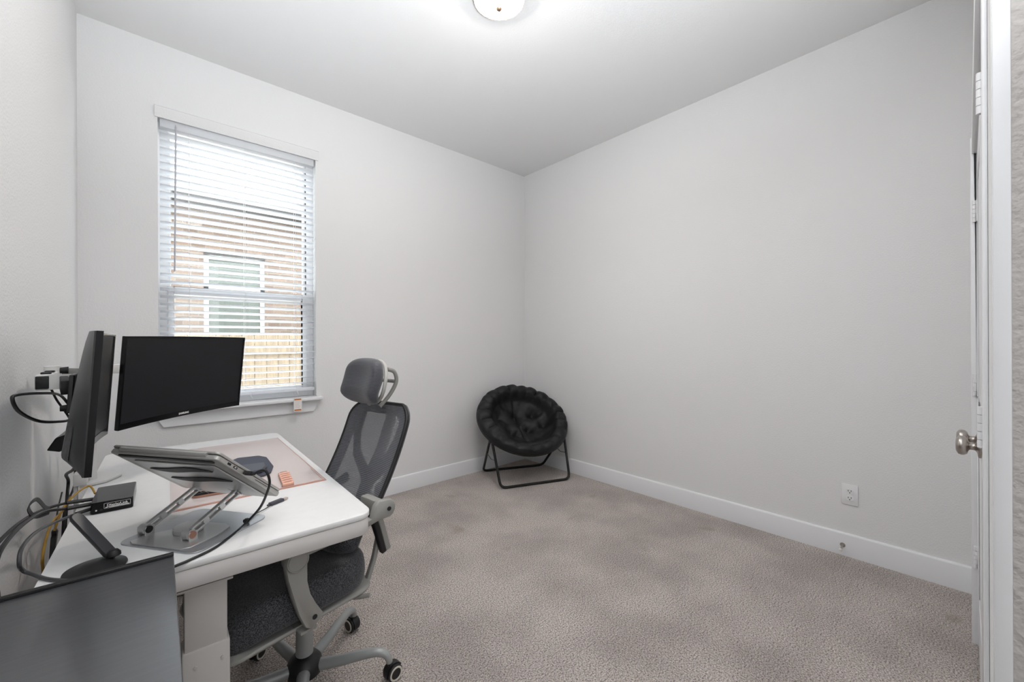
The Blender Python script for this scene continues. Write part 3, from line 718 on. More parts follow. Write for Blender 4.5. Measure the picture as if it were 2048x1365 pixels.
m = MB(); m.tube([V3((-.128, 1.84, .748)), V3((-.17, 1.80, .748)), V3((-.200, 1.62, .782)), V3((-.205, 1.46, .80)), V3((-.205, 1.425, .775)), V3((-.203, 1.45, .748)), V3((-.188, 1.437, .7405)), V3((-.159, 1.386, .7395)), V3((-.12, 1.34, .7395)), V3((-.08, 1.30, .7395))], .0040, 10, smooth=8); m.build('cord', mat('grey_cable', (.06, .06, .065), .4), dc3)
m = MB(); m.tube([V3((-.118, 1.845, .748)), V3((-.150, 1.822, .748))], .0065, 12, flat=.8); m.build('plug', rubber, dc3)
# hook-and-loop strap
m = MB()
pts = [Vector((-.200, 1.79, .776)), Vector((-.214, 1.69, .800)), Vector((-.222, 1.66, .835)), Vector((-.215, 1.72, .838)), Vector((-.205, 1.765, .80)), Vector((-.200, 1.80, .785))]
pp, _ = catmull(pts, 6)
m.ring_strip([[p+Vector((0, -.012, -.002)), p+Vector((0, .012, .002)), p+Vector((-.002, .012, .003)), p+Vector((-.002, -.012, -.001))] for p in pp])
tag(m.build('cable_strap', rubber), 'curled black strap around the cables behind the dock', 'cable strap')
cable('yellow_cable', 'mustard yellow cable hanging behind the left side of the desk', [(-.195, 2.20, .705), (-.20, 2.065, .700), (-.208, 1.90, .712), (-.210, 1.80, .69), (-.210, 1.753, .655), (-.212, 1.78, .60), (-.214, 1.80, .4)], .0035, yellow_m)
cable('yellow_patch_lead', 'short yellow cable bent beside the back of the dock', [(-.118, 1.975, .760), (-.135, 2.02, .778), (-.165, 1.99, .765), (-.190, 1.95, .735), (-.205, 1.92, .68)], .003, yellow_m)
tc_ = thing('loose_plug', 'loose black wedge-shaped plug dangling on a thin cable behind the desk', 'plug', (-.207, 1.94, .66))
m = MB(); m.tube([(0, .17, .09), (0, .08, .06), (0, .02, .02), (0, 0, 0)], .0022, 8, smooth=6); m.build('cord', cable_m, tc_)
m = MB(); m.prism([(-.02, 0), (.03, .005), (-.055, -.055)], -.006, .006, frame_mtx((0, 1, 0), (0, 0, 1), (1, 0, 0)), 0); m.box((-.006, -.008, -.004), (.006, .012, .016), .002); m.build('plug_body', rubber, tc_, bevel=.001)

# ------------------------------------------------------------------ phone stand
ps = thing('phone_stand', 'black round-based stand with a slanted paddle beside the black cabinet', 'phone stand', (-.082, 1.375, DZ))
m = MB(); m.lathe([(0, .001), (.054, .001), (.056, .004), (.055, .007), (.030, .013), (.018, .018), (0, .019)], n=40); m.build('base', black_plastic, ps)
P0 = Vector((.030, .020, .012)); P1 = Vector((-.040, .100, .105))
x_ = (P1-P0).normalized(); y_ = Vector((.8, .6, 0)); y_ = (y_-x_*y_.dot(x_)).normalized(); z_ = x_.cross(y_)
fm = frame_mtx(x_, y_, z_, P0); Lp = (P1-P0).length
m = MB(); m.prism(rrect(0, -.012, Lp+.010, .012, .0115, 8), -.0055, .0055, fm, .0045); m.build('paddle', mat('soft_black', (.045, .045, .05), .35), ps)
m = MB(); m.lathe([(0, .017), (.014, .017), (.013, .024), (.008, .03), (0, .031)], (.030, .020, 0)); m.build('hinge_knuckle', black_plastic, ps)

# ------------------------------------------------------------------ monitors
def monitor(name, label, center, normal, tilt, W, Hh, maker, Rc=1.8, sticker=True):
    r = thing(name, label, 'monitor', center)
    n = Vector((*normal, 0)).normalized(); xw = n.cross(upv) * -1      # x axis along width
    xw.normalize()
    nt_ = (n*math.cos(tilt) - upv*math.sin(tilt)).normalized()         # tipped forward: screen looks slightly down
    uz = nt_.cross(xw); uz = uz if uz.z > 0 else -uz
    fmx = frame_mtx(xw, nt_, uz)
    def S(u, v, d):   # point on the curved screen surface, d metres in front of it
        return fmx @ Vector((u, u*u/(2*Rc)+d, v))
    nu, nv = 28, 12
    def thick(u, v):
        a = max(0, 1-abs(u/(W/2))**6); vv = (v/Hh+.5)      # 0 bottom .. 1 top
        b = min(1, vv/.05)**.5*max(0, min(1, (1-vv)/.92))**.75
        return .012+.030*a*b
    m = MB()
    front = [[S(-W/2+W*i/nu, -Hh/2+Hh*j/nv, 0) for i in range(nu+1)] for j in range(nv+1)]
    back = [[S(-W/2+W*i/nu, -Hh/2+Hh*j/nv, -thick(-W/2+W*i/nu, -Hh/2+Hh*j/nv)) for i in range(nu+1)] for j in range(nv+1)]
    F = [[m.bm.verts.new(p) for p in q] for q in front]; B = [[m.bm.verts.new(p) for p in q] for q in back]
    for j in range(nv):
        for i in range(nu):
            m.bm.faces.new((F[j][i], F[j][i+1], F[j+1][i+1], F[j+1][i])); m.bm.faces.new((B[j][i], B[j+1][i], B[j+1][i+1], B[j][i+1]))
    for i in range(nu):
        m.bm.faces.new((F[0][i], B[0][i], B[0][i+1], F[0][i+1])); m.bm.faces.new((F[nv][i], F[nv][i+1], B[nv][i+1], B[nv][i]))
    for j in range(nv):
        m.bm.faces.new((F[j][0], F[j+1][0], B[j+1][0], B[j][0])); m.bm.faces.new((F[j][nu], B[j][nu], B[j+1][nu], F[j+1][nu]))
    hs = m.build('housing', back_m, r, angle=40)
    m = MB(); bz = .006
    for (u0, u1, v0, v1, dd) in ((-W/2, W/2, Hh/2-bz, Hh/2, .003), (-W/2, W/2, -Hh/2, -Hh/2+.020, .003), (-W/2, -W/2+bz, -Hh/2+.02, Hh/2-bz, .003), (W/2-bz, W/2, -Hh/2+.02, Hh/2-bz, .003)):
        k = max(1, int(round((u1-u0)/W*nu)))
        oe = .0006
        def E_(u, v): return (u+oe*(1 if u >= W/2-1e-6 else -1 if u <= -W/2+1e-6 else 0), v+oe*(1 if v >= Hh/2-1e-6 else -1 if v <= -Hh/2+1e-6 else 0))
        rings = []
        for i in range(k+1):
            ui = u0+(u1-u0)*i/k
            q0, q1 = E_(ui, v0), E_(ui, v1)
            rings.append([S(*q0, -.009), S(*q0, dd), S(*q1, dd), S(*q1, -.009)])
        m.ring_strip(rings)
    m.build('bezel', black_gloss, r, angle=60)
    m = MB()
    u0, u1, v0, v1 = -W/2+bz, W/2-bz, -Hh/2+.020, Hh/2-bz
    m.grid(lambda a, b_: S(u0+(u1-u0)*a, v0+(v1-v0)*b_, .0009), nu, 1); m.build('screen', screen_m, r)
    if maker:
        # facing the viewer, text x must run to the viewer's right
        rx = -xw if False else xw
        tx = nt_.cross(uz) * -1
        tx = uz.cross(nt_)
        fm2 = frame_mtx(tx, uz, nt_, S(0, -Hh/2+.010, .0032))
        text_mesh('maker_lettering', maker, .0105, wt, fm2, r, .0002, .0003)
    if sticker:
        m = MB(); 
        for uu in (sticker,):
            t0 = thick(uu, -Hh/2+.07)
            m.grid(lambda a, b_: S(uu-.03+.06*a, -Hh/2+.028+.075*b_, -thick(uu-.03+.06*a, -Hh/2+.028+.075*b_)-.0006), 4, 4)
        m.build('rating_label', mat('dark_label', (.075, .075, .08), .5, mottle=(90, .35)), hs)
    # mount plate
    m = MB(); c = Vector((0, -thick(0, 0)-.001, 0)); m.box((-.05, c.y-.010, -.05), (.05, c.y, .05), .002, 1, fmx); m.build('mount_plate', black_metal, r)
    return r, fmx, thick, S
m1, f1, th1, S1 = monitor('curved_monitor', 'black curved monitor seen edge-on, its back towards the left wall', (-.101, 1.612, 1.134), (1, .0), R(3.6), .59, .328, 'SAMSUNG', sticker=-.215)
m2, f2, th2, S2 = monitor('curved_monitor', 'black curved monitor showing its dark screen in front of the window', (.137, 2.159, 1.131), (.695, -.718), R(5.6), .568, .326, 'SAMSUNG', sticker=0)
# glossy stand socket low on the back of the first monitor
m = MB()
mc = Vector((-.101, 1.612, 1.134))
m.ring_strip([[Vector(p)-mc for p in q] for q in (((-.195, 1.69, .974), (-.170, 1.69, .966), (-.146, 1.69, .980), (-.150, 1.69, 1.016), (-.178, 1.69, 1.006)),
                                                 ((-.185, 1.80, .974), (-.160, 1.80, .966), (-.141, 1.80, .980), (-.141, 1.80, 1.020), (-.168, 1.80, 1.010)))])
sk = m.build('stand_socket', black_gloss, m1, bevel=.003); sk['label'] = 'glossy black angular stand socket'
for dy, dz in ((.06, .06), (.06, -.045)):
    m = MB(); m.cyl((-.050, dy, dz), (-.066, dy, dz), .010, 14, .008); m.build('thumb_screw', rubber, m1)

# ------------------------------------------------------------------ monitor arms
ma = thing('dual_monitor_mount', 'white dual monitor arm with black joints on a pole clamped behind the desk', 'monitor arm', (-.145, 2.25, DZ))
def A(p): return Vector(p)-Vector((-.145, 2.25, DZ))
m = MB(); m.cyl(A((-.145, 2.25, DZ+.012)), A((-.145, 2.25, 1.238)), .0165, 24); m.build('pole', white_metal, ma)
m = MB(); m.cyl(A((-.145, 2.25, 1.2382)), A((-.145, 2.25, 1.245)), .0175, 24); m.build('pole_cap', rubber, ma)
m = MB()
m.prism([(-.025, -.075), (.045, -.05), (.085, .02), (.08, .08), (.03, .11), (-.02, .085)], .002, .012, frame_mtx((1, 0, 0), (0, 1, 0), (0, 0, 1)), .002); m.build('base_plate', white_metal, ma)
m = MB(); m.box(A((-.186, 2.17, .746)), A((-.150, 2.222, .790)), .003); m.box(A((-.186, 2.18, .62)), A((-.176, 2.21, .748)), .002); m.box(A((-.186, 2.18, .61)), A((-.130, 2.21, .622)), .002); m.build('clamp_block', white_metal, ma)
# arm to first monitor: collar - link - elbow - tube - tilt head
m = MB(); m.cyl(A((-.145, 2.25, 1.120)), A((-.145, 2.25, 1.185)), .026, 24); m.build('collar', rubber, ma)
m = MB()
def bar(mm, a, b, wd, ht, bev=.004):
    a = Vector(a); b = Vector(b); x = (b-a).normalized(); y = upv.cross(x).normalized(); z = x.cross(y)
    mm.box((0, -wd/2, -ht/2), ((b-a).length, wd/2, ht/2), bev, 2, frame_mtx(x, y, z, a))
bar(m, A((-.155, 2.235, 1.155)), A((-.200, 1.90, 1.175)), .020, .034)
m.build('rear_link', mat('arm_dark_grey', (.10, .10, .10), .4), ma)
m = MB(); m.cyl(A((-.203, 1.885, 1.130)), A((-.203, 1.885, 1.198)), .019, 24); m.build('elbow_joint', white_metal, ma)
m = MB(); bar(m, A((-.2075, 1.745, 1.158)), A((-.203, 1.870, 1.160)), .032, .044, .005); fl = m.build('front_link', white_metal, ma)
m = MB(); bar(m, A((-.2079, 1.739, 1.158)), A((-.2076, 1.747, 1.158)), .026, .036, .002); m.build('end_cap', rubber, fl)
m = MB()
m.prism([(-.012, -.021), (.030, -.021)]+[(.030+.021*math.sin(a), -.021*math.cos(a)) for a in [PI*k/10 for k in range(1, 10)]]+[(.030, .021), (-.012, .021)], -.004, .004, frame_mtx((1, .0, 0.0), (0, 0, 1), (0, -1, 0), A((-.185, 1.745, 1.158))))
m.build('tilt_head', white_metal, ma)
m = MB(); m.cyl(A((-.156, 1.737, 1.158)), A((-.156, 1.756, 1.158)), .009, 20); m.build('tilt_bolt', rubber, ma)
m = MB(); bar(m, A((-.170, 1.775, 1.158)), A((-.156, 1.665, 1.146)), .018, .040, .003); m.build('tilt_bracket', rubber, ma)
# arm to second monitor
m = MB(); bar(m, A((-.135, 2.255, 1.165)), A((.020, 2.335, 1.165)), .022, .036); m.build('rear_link', white_metal, ma)
m = MB(); m.cyl(A((.028, 2.338, 1.14)), A((.028, 2.338, 1.19)), .018, 20); m.build('elbow_joint', white_metal, ma)
m = MB(); bar(m, A((.035, 2.33, 1.158)), A((.085, 2.225, 1.140)), .022, .036); m.build('front_link', white_metal, ma)
for p in ((-.204, 1.775, 1.182), (-.204, 1.84, 1.183)):
    m = MB(); m.box(A((p[0]-.010, p[1]-.012, p[2]-.002)), A((p[0]+.010, p[1]+.012, p[2]+.004)), .002); m.build('cable_clip', rubber, fl)

cable('hdmi_cable', 'black cable making a wide loop behind the edge-on monitor', [(-.143, 1.84, 1.035), (-.156, 1.80, 1.040), (-.165, 1.697, 1.050), (-.185, 1.52, 1.078), (-.205, 1.438, 1.113), (-.210, 1.399, 1.146), (-.208, 1.434, 1.153), (-.195, 1.603, 1.140), (-.180, 1.782, 1.118), (-.167, 1.85, 1.081), (-.155, 1.87, 1.049)], .0036)
cable('thin_cable', 'thin black cable dropping from the monitor arm elbow behind the edge-on monitor', [(-.198, 1.80, 1.138), (-.190, 1.83, 1.10), (-.176, 1.86, 1.06), (-.160, 1.87, 1.02), (-.145, 1.86, .995)], .0028)
cable('monitor_power_cord', 'black cord running down behind the desk from below the edge-on monitor', [(-.115, 1.56, .99), (-.125, 1.66, .96), (-.160, 1.90, .87), (-.205, 2.20, .79), (-.212, 2.33, .735), (-.212, 2.30, .69), (-.206, 2.19, .64), (-.206, 2.15, .55), (-.206, 2.15, .3)], .0050)
cable('second_monitor_cord', 'second black cord running down behind the desk, left of the white clamp', [(-.160, 2.15, 1.0), (-.185, 2.25, .86), (-.196, 2.36, .77), (-.200, 2.36, .70), (-.215, 2.25, .64), (-.215, 2.2, .5), (-.215, 2.2, .3)], .0035)

# ------------------------------------------------------------------ office chair
oc = thing('office_chair', 'grey mesh office chair with headrest pushed under the white desk', 'office chair', (.440, 1.630, 0), R(10))
m = MB(); m.lathe([(0, .052), (.040, .052), (.058, .062), (.062, .082), (.056, .105), (.040, .124), (.030, .130), (0, .130)], n=40); m.build('base_hub', black_plastic, oc)
m = MB(); m.cyl((0, 0, .125), (0, 0, .335), .029, 28); m.build('gas_lift_cover', base_grey, oc)
m = MB(); m.cyl((0, 0, .335), (0, 0, .395), .024, 24); m.build('gas_lift', rubber, oc)
for k, a in enumerate((35, -36, 107, 179, -109)):
    t = R(a-10); cx, sx = math.cos(t), math.sin(t)
    mm = MB()
    pts = [(.045, .085), (.12, .092), (.20, .106), (.255, .112), (.285, .104), (.300, .085), (.303, .070)]
    wid = [.022, .020, .018, .0165, .015, .013, .012]
    P = [Vector((cx*r_, sx*r_, z)) for r_, z in pts]
    mm.tube(P, .02, 14, smooth=6, rads=wid, flat=.95)
    lg = mm.build('base_leg', base_grey, oc)
    # caster
    ang = t + (1.25, .75, 1.9, 2.2, 1.2)[k]
    dirv = Vector((math.cos(ang), math.sin(ang), 0)); axv = Vector((-dirv.y, dirv.x, 0))
    top = Vector((cx*.303, sx*.303, 0)); wc = top+dirv*.014; rw = .030
    mm = MB(); mm.cyl(top+upv*.052, top+upv*.076, .0055, 12)
    # hood
    n = 12; rg = []
    for q in range(n+1):
        b_ = -.35+PI*.95*q/n
        rg.append([wc+upv*rw+dirv*math.cos(b_)*rr*-1+upv*math.sin(b_)*rr+axv*w_ for rr, w_ in ((rw+.004, -.012), (rw+.004, .012), (rw-.004, .012), (rw-.004, -.012))])
    mm.ring_strip(rg); mm.box((-.006, -.012, .0), (.006, .012, .012), .002, 1, frame_mtx(dirv, axv, upv, top+upv*.052))
    cs = mm.build('caster', black_plastic, lg)
    for sgn in (-1, 1):
        o_ = wc+upv*rw+axv*sgn*.014
        w1 = MB(); w1.lathe([(0, -.008), (rw-.003, -.008), (rw, -.005), (rw, .005), (rw-.004, .009), (0, .009)], o_, axv*sgn, 28); w1.build('caster_wheel', black_plastic, cs)
        w2 = MB(); w2.lathe([(rw-.011, .0085), (rw-.010, .011), (rw-.005, .011), (rw-.004, .0085)], o_, axv*sgn, 28); w2.build('wheel_ring', caster_ring, cs)
# seat
def seat_mesh():
    mm = MB(); nx, ny = 26, 22
    x0, x1, hw = -.330, .150, .252
    def top(u, v):
        x = x0+(x1-x0)*u; y = -hw+2*hw*v
        a = abs(2*v-1); z = .518
        z -= .055*max(0, (.28-u)/.28)**1.8          # waterfall front
        z += .012*math.cos(PI*(v*2-1))*-1*.6 - .010*math.sin(PI*min(1, u*1.1))*(1-a*a)
        return x, y, z
    rings = []
    def outline(scale, z_off, zf):
        pts = []
        for k in range(56):
            t = 2*PI*k/56; cx_, sy_ = math.cos(t), math.sin(t)
            p = 4.2
            rr = (abs(cx_)**p+abs(sy_)**p)**(-1/p)
            u = .5+.5*rr*cx_*scale; v = .5+.5*rr*sy_*scale
            x, y, z = top(max(0, min(1, u)), max(0, min(1, v)))
            pts.append(Vector((x, y, zf(z)+z_off)))
        return pts
    rings.append(outline(.90, 0, lambda z: z-.115))
    rings.append(outline(.97, 0, lambda z: z-.108))
    rings.append(outline(1.0, 0, lambda z: z-.085))
    rings.append(outline(1.0, 0, lambda z: z-.050))
    rings.append(outline(.985, 0, lambda z: z-.022))
    rings.append(outline(.95, 0, lambda z: z-.007))
    for s in (.88, .75, .6, .45, .3, .15): rings.append(outline(s, 0, lambda z: z))
    mm.ring_strip(rings)
    return mm.build('seat', seat_fabric, oc, angle=70, subsurf=1)
seat_mesh()
m = MB(); m.prism(rrect(-.322, -.246, .145, .246, .07, 8), .396, .408, None, .004)
for v in m.bm.verts:
    if v.co.x < -.2: v.co.z -= .034*((-.2-v.co.x)/.135)**1.5
m.build('seat_shell', grey_plastic, oc, angle=50)
m = MB(); m.box((-.12, -.075, .352), (.10, .075, .392), .008, 2); m.box((-.26, -.20, .372), (-.12, .20, .391), .004); m.build('tilt_mechanism', black_plastic, oc)
m = MB(); m.tube([(.02, -.07, .375), (.06, -.20, .380), (.10, -.262, .392)], .0075, 10, smooth=4); m.build('height_lever', grey_plastic, oc)
# back frame
BZ0, BZ1 = .600, .998
def back_x(z, y):
    t = (z-BZ0)/(BZ1-BZ0)
    return .124+.192*t+.018*math.sin(PI*min(1, max(0, t)))+.026*(1-(y/.2)**2)-.045*y
def half_w(t):      # half-width of the back at height fraction t
    return .190
def back_outline(inset=0):
    pts = []
    N1 = 14
    for k in range(N1+1):      # right side upward
        t = k/N1
        w_ = half_w(t)-inset
        pts.append((-w_, BZ0+inset*.9+(BZ1-BZ0-2*inset*.9)*t))
    top_ = [(w, z) for w, z in pts]
    # round the corners
    def rc(pts_, r_=.065):
        out = []
        w_t = abs(pts_[-1][0]); zt = pts_[-1][1]; zb = pts_[0][1]; w_b = abs(pts_[0][0])
        rb = .04
        for a in [PI/2*k/6 for k in range(7)]: out.append((-(w_b-rb+rb*math.sin(a)), zb+rb-rb*math.cos(a)))
        for w, z in pts_:
            if zb+rb+.005 < z < zt-r_-.005: out.append((w, z))
        for a in [PI/2*k/8 for k in range(9)]: out.append((-(w_t-r_+r_*math.cos(a)), zt-r_+r_*math.sin(a)))
        return out
    left = rc(pts)
    right = [(-y, z) for y, z in reversed(left)]
    # slight crown on the top edge
    return [(y, z+.018*max(0, 1-(y/.16)**2)*max(0, (z-(BZ1-.03))/.03)) for y, z in left+right]
ol = back_outline(); n_ = len(ol)
# mesh panel: fan-like grid between outline and centre line
m = MB()
cz = (BZ0+BZ1)/2
rings = []
for s in (1, .86, .7, .5, .3, .12):
    rings.append([Vector((back_x(cz+(z-cz)*s, y*s), y*s, cz+(z-cz)*s)) for y, z in ol])
m.ring_strip(rings, caps=False); vcen = m.bm.verts.new((back_x(cz, 0), 0, cz))
m.bm.verts.ensure_lookup_table(); last = list(m.bm.verts)[-1-n_:-1]
for k in range(n_): m.bm.faces.new((last[k], last[(k+1) % n_], vcen))
bmn = m.build('back_mesh', mesh_m, oc, angle=80)
# black edge rim and grey outer shell
m = MB(); m.tube([(back_x(z, y)+.006, y, z) for y, z in ol], .0085, 8, closed=True); m.build('back_rim', rubber, oc)
band = back_outline(.040)
m = MB()
rg = [[], [], [], []]
for (y, z), (y2, z2) in zip(ol, band):
    xa_, xb_ = back_x(z, y), back_x(z2, y2)
    rg[0].append(Vector((xa_+.010, y, z))); rg[1].append(Vector((xa_+.022, y, z))); rg[2].append(Vector((xb_+.016, y2, z2))); rg[3].append(Vector((xb_+.005, y2, z2)))
m.ring_strip(rg+[rg[0]], caps=False)
m.build('back_frame', mat('dark_grey_frame', (.085, .088, .10), .5), oc, angle=60)
# grey support spine with a V seen through the mesh
m = MB()
def fl_bar(mm, pts, wd, th):
    pts = [Vector(p) for p in pts]; rings = []
    for i, p in enumerate(pts):
        a = pts[max(0, i-1)]; b_ = pts[min(len(pts)-1, i+1)]; t = (b_-a).normalized(); y = Vector((1, 0, 0)).cross(t).normalized(); x = y.cross(t)
        w_ = wd[i] if isinstance(wd, (list, tuple)) else wd
        rings.append([p+y*w_/2+x*th/2, p-y*w_/2+x*th/2, p-y*w_/2-x*th/2, p+y*w_/2-x*th/2])
    mm.ring_strip(rings)
bx = lambda z, y, o: (back_x(z, y)+o, y, z)
fl_bar(m, [bx(.955, -.135, .025), bx(.87, -.138, .024), bx(.79, -.11, .032), bx(.72, -.03, .045), bx(.69, 0, .05)], [.03, .045, .055, .06, .06], .012)
fl_bar(m, [bx(.955, .135, .025), bx(.87, .138, .024), bx(.79, .11, .032), bx(.72, .03, .045), bx(.69, 0, .05)], [.03, .045, .055, .06, .06], .012)
fl_bar(m, [bx(.70, -.10, .034), bx(.655, -.15, .028), bx(.625, -.165, .022)], .035, .012); fl_bar(m, [bx(.70, .10, .034), bx(.655, .15, .028), bx(.625, .165, .022)], .035, .012)
m.build('back_support', mat('dark_grey_frame', (.085, .088, .10), .5), oc, angle=50, bevel=.002)
m = MB()
fl_bar(m, [(.385, 0, 1.00), (.375, 0, .93), (.325, 0, .80), (.265, 0, .70), (.225, 0, .60), (.200, 0, .48), (.17, 0, .40), (.08, 0, .378)], [.05, .05, .05, .06, .07, .07, .07, .07], .022)
fl_bar(m, [(.175, -.185, .62), (.185, -.190, .55), (.165, -.190, .47), (.140, -.185, .40)], .018, .016); fl_bar(m, [(.175, .185, .62), (.185, .190, .55), (.165, .190, .47), (.140, .185, .40)], .018, .016)
fl_bar(m, [(.165, -.19, .388), (.165, .19, .388)], .03, .02) if False else None
m.build('spine', grey_plastic, oc, angle=50, bevel=.003)
# headrest
m = MB()
def head_pt(u, v):
    a = 2*PI*u; b_ = PI*(v-.5)
    ca, sa = math.cos(a), math.sin(a); cb, sb = math.cos(b_), math.sin(b_)
    p = 3.1
    def se(x): return math.copysign(abs(x)**(2/p), x)
    y = .114*se(cb)*se(sa); x = .036*se(cb)*se(ca); z = .094*se(sb)
    zt = z/.094
    x += -.030*(y/.114)**2 - .010*zt            # wraps forward at the sides
    x -= .018*math.exp(-((zt+.45)/.4)**2)       # fuller lower roll
    z *= 1-.05*(abs(y)/.114)**2
    if zt < 0: z -= .016*(abs(y)/.114)**2
    return Vector((x, y, z))
vr = m.grid(head_pt, 40, 22, wrap_u=True)
hm = Matrix.Translation((.268, 0, 1.106)) @ Matrix.Rotation(R(10), 4, 'Y')
m.build('headrest', head_m, oc, angle=80, local=hm)
m = MB(); 
m.tube([hm @ Vector((.030-.024*(y/.108)**2, y, z)) for y, z in [(.108*math.sin(2*PI*k/28), .088*math.cos(2*PI*k/28)) for k in range(28)]], .008, 8, closed=True, flat=1); m.build('headrest_shell', mat('pale_grey_plastic', (.50, .49, .46), .45), oc)
m = MB()
for s in (-1, 1):
    m.tube([hm @ Vector(p) for p in ((.03, s*.075, .055), (.062, s*.080, .048), (.080, s*.078, .01), (.072, s*.060, -.045), (.045, s*.04, -.100))], .0085, 8, smooth=5)
m.tube([hm @ Vector((.080, -.078, .01)), hm @ Vector((.080, .078, .01))], .008, 8)
m.build('headrest_bracket', grey_plastic, oc)
# lumbar cushion resting at the back of the seat
m = MB()
def lum(u, v):
    a = 2*PI*u; b_ = PI*(v-.5); p = 3.2
    se = lambda x: math.copysign(abs(x)**(2/p), x)
    return Vector((.055*se(math.cos(b_))*se(math.cos(a)), .200*se(math.sin(b_)), .085*se(math.cos(b_))*se(math.sin(a))))
m.grid(lum, 24, 28, wrap_u=True)
m.build('lumbar_pad', seat_fabric, oc, angle=80, local=Matrix.Translation((.090, 0, .580)) @ Matrix.Rotation(R(26), 4, 'Y'))
# armrests: curved bracket on the seat, pivot disc, arm running back to a lobe on the back frame
for s in (-1, 1):
    yy = s*.276
    m = MB()
    out = [(-.187, .620), (-.181, .58), (-.168, .52), (-.150, .46), (-.130, .414), (-.112, .402), (-.084, .418), (-.078, .436), (-.098, .472), (-.115, .51), (-.125, .555), (-.126, .60), (-.126, .625), (-.140, .645), (-.172, .645)]
    m.prism(out, -.013, .013, frame_mtx((1, 0, 0), (0, 0, 1), (0, -1, 0), (0, yy, 0)), .004)
    ab = m.build('arm_bracket', grey_plastic, oc, angle=50)
    m = MB(); m.cyl((-.104, yy-.0140, .436), (-.104, yy+.0140, .436), .0075, 16); m.build('bolt_hole', rubber, ab)
    m = MB(); m.box((-.14, min(yy, yy-s*.10), .3905), (-.09, max(yy, yy-s*.10), .400), .003); m.build('bracket_foot', grey_plastic, ab)
    m = MB(); m.lathe([(0, -.020), (.031, -.020), (.033, -.017), (.033, .017), (.031, .020), (.0, .020)], (-.155, yy, .628), (0, s, 0), 36); m.lathe([(0, .0202), (.028, .0202), (.028, .0222), (.0265, .0222), (.0265, .0206), (0, .0206)], (-.155, yy, .628), (0, s, 0), 36); m.build('arm_pivot', grey_plastic, ab)
    # fold-up arm running back under the desk edge to the lobe on the back frame
    m = MB()
    out = [(-.160, .628), (.06, .636), (.105, .645), (.125, .648)]+[(.159+.032*math.cos(a), .678+.032*math.sin(a)) for a in [R(-75+160*k/10) for k in range(11)]]+[(.125, .716), (.108, .700), (.095, .662), (.06, .656), (-.160, .652)]
    m.prism(out, -.012, .012, frame_mtx((1, 0, 0), (0, 0, 1), (0, -1, 0), (0, yy, 0)), .004)
    ar = m.build('armrest', grey_plastic, oc, angle=50)
    m = MB(); m.cyl((.162, yy-.0145, .678), (.162, yy+.0145, .678), .0075, 16); m.build('bolt_hole', rubber, ar)
    m = MB(); m.box((.118, min(yy-s*.012, yy-s*.10), .655), (.150, max(yy-s*.012, yy-s*.10), .712), .006); m.build('lobe_mount', grey_plastic, ar)
    m = MB(); fl_bar(m, [(.158, yy-s*.06, .655), (.178, yy-s*.06, .59), (.208, yy-s*.065, .495)], [.030, .028, .022], .022); m.build('lower_strut', grey_plastic, ar, bevel=.004)
    m = MB(); fl_bar(m, [(.138, yy-s*.06, .645), (.158, yy-s*.06, .59), (.190, yy-s*.065, .490)], [.030, .028, .022], .020); m.build('strut_pad', rubber, ar, bevel=.004)

# ------------------------------------------------------------------ round folding lounge chair in the corner
pc = thing('saucer_chair', 'black round padded saucer chair with folding tube legs in the corner', 'lounge chair', (2.66, 2.80, 0), 0)
face = Vector((-.34, -.94, 0)).normalized(); side = Vector((-face.y, face.x, 0))   # side points to picture right-hand? (see below)
side = Vector((.94, -.34, 0)).normalized()
RD = .440
tl = R(36)
dc_ = Vector((.0, .0, .555))
au = side; av = (-face*math.cos(tl) + upv*math.sin(tl)).normalized(); aw = au.cross(av).normalized()
if aw.z < 0: aw = -aw
fd = frame_mtx(au, av, aw, dc_)
def dish(u, v):
    a = 2*PI*u; r = v
    x = math.cos(a)*r*RD; y = math.sin(a)*r*RD*.97
    # bowl depth
    z = -.150*(1-min(1, r/.74)**3.4) if r < .74 else 0
    rim = 0
    rin = .66+.15*max(0, -math.sin(a))**2
    if r > rin:
        t = (r-rin)/(1-rin); rim = .070*math.sin(PI*min(1, t*1.0))**.55 if t < 1 else 0
        k = 22; ph = (a/(2*PI)*k+.12*math.sin(5*a)) % 1
        pleat = abs(math.sin(PI*ph))**.45
        rim *= (.42+.58*pleat)*(.55+.45*(.5+.5*math.sin(a)))
        z += .0
    z += rim
    # buttons and puckers of the inner cushion
    for bx_, by_ in ((-.19, .12), (.0, .14), (.17, .12), (-.1, -.05), (.08, -.04), (.24, -.03), (-.24, -.08), (.0, -.22)):
        d = math.hypot(x-bx_, y-by_); z -= .036*math.exp(-(d/.028)**2) ; z += .011*math.exp(-((d-.080)/.04)**2)
    z -= .016*math.exp(-(x/.010)**2)*(1 if r < .66 else 0)
    z += .010*noise.noise(Vector((x*9, y*9, 1.7)))+.005*noise.noise(Vector((x*26, y*26, 4)))
    if r >= .995: z -= .02
    return fd @ Vector((x, y, z))
m = MB(); nv_ = 40
vr = [[m.bm.verts.new(dish(i/176, j/nv_)) for i in range(176)] for j in range(1, nv_+1)]
c0 = m.bm.verts.new(dish(0, 0))
for j in range(nv_-1):
    for i in range(176): m.bm.faces.new((vr[j][i], vr[j][(i+1) % 176], vr[j+1][(i+1) % 176], vr[j+1][i]))
for i in range(176): m.bm.faces.new((vr[0][i], c0, vr[0][(i+1) % 176]))
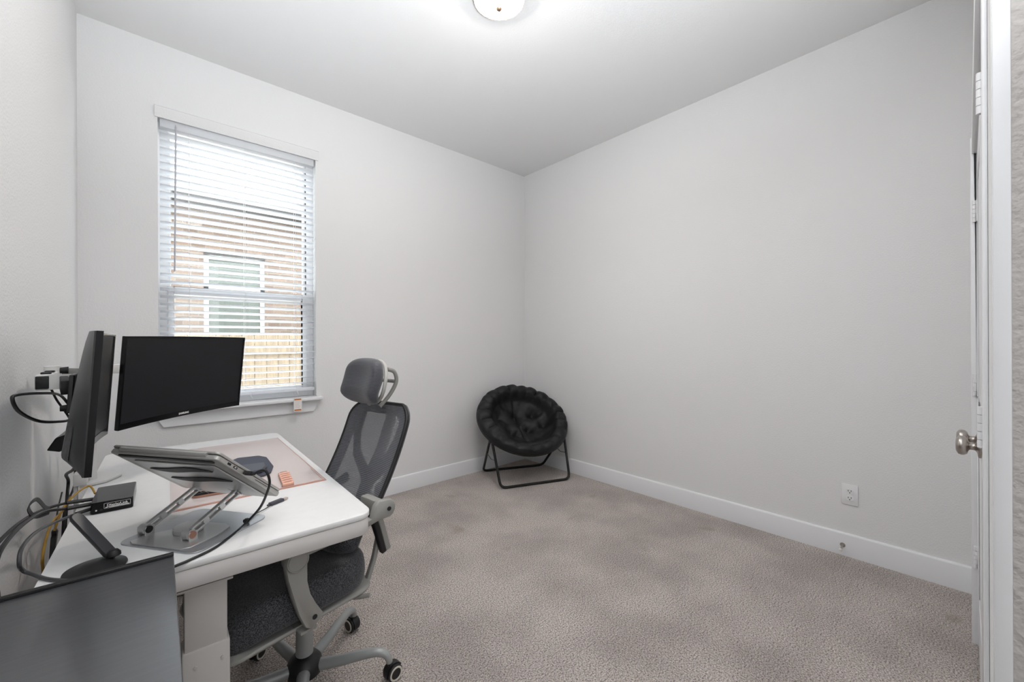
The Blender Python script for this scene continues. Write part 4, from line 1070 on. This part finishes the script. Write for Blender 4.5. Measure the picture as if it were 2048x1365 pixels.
# underside
prev = vr[-1]
for s, zz in ((1.0, -.030), (.93, -.050), (.75, -.115), (.5, -.165), (.25, -.18), (.02, -.185)):
    nx_ = [m.bm.verts.new(fd @ Vector((math.cos(2*PI*i/176)*RD*s, math.sin(2*PI*i/176)*RD*.97*s, zz))) for i in range(176)]
    for i in range(176): m.bm.faces.new((prev[i], prev[(i+1) % 176], nx_[(i+1) % 176], nx_[i]))
    prev = nx_
m.bm.faces.new(prev)
m.build('padded_seat', black_fabric, pc, angle=75)
m = MB(); m.tube([fd @ Vector((math.cos(2*PI*i/64)*(RD-.012), math.sin(2*PI*i/64)*(RD-.012)*.97, -.045)) for i in range(64)], .0105, 10, closed=True); m.build('ring_frame', black_metal, pc)
def rounded_u(a, b, c, d, r=.055, n=6):
    """polyline a-b-c-d with rounded corners at b and c"""
    a, b, c, d = map(Vector, (a, b, c, d)); out = [a]
    for p, q, s in ((a, b, c), (b, c, d)):
        u = (p-q).normalized(); v = (s-q).normalized(); p1 = q+u*r; p2 = q+v*r
        for k in range(n+1):
            t = k/n; out.append(p1*(1-t)**2+q*2*t*(1-t)+p2*t*t)
    out.append(d); return out
pcO = Vector((2.66, 2.80, 0))
F1 = Vector((2.275, 2.675, .012))-pcO; F2 = Vector((2.895, 2.435, .012))-pcO
R1 = Vector((2.455, 3.150, .012))-pcO; R2 = Vector((3.02, 2.895, .012))-pcO
# hinge points on the dish ring sides
hl = fd @ Vector((-RD*.84, -RD*.42, -.06)); hr = fd @ Vector((RD*.84, -RD*.42, -.06))
hl2 = fd @ Vector((-RD*.81, -RD*.50, -.06)); hr2 = fd @ Vector((RD*.81, -RD*.50, -.06))
m = MB(); m.tube(rounded_u(hl2, F1, F2, hr2), .0115, 12); m.build('leg_frame', black_metal, pc)
m = MB(); m.tube(rounded_u(hl, R1, R2, hr), .0115, 12); m.build('leg_frame', black_metal, pc)
for hL, hL2, hF, hRr in ((hl, hl2, F1, R1), (hr, hr2, F2, R2)):
    m = MB(); m.tube([hL.lerp(hRr, .40), (hL.lerp(hRr, .40)+hL2.lerp(hF, .40))/2-upv*.02, hL2.lerp(hF, .40)], .004, 8); m.build('folding_link', mat('steel_link', (.25, .25, .26), .35, .8), pc)
    m = MB(); m.lathe([(0, -.02), (.012, -.02), (.014, 0), (.012, .02), (0, .02)], hL.lerp(hL2, .5), side, 16); m.build('pivot_knob', rubber, pc)
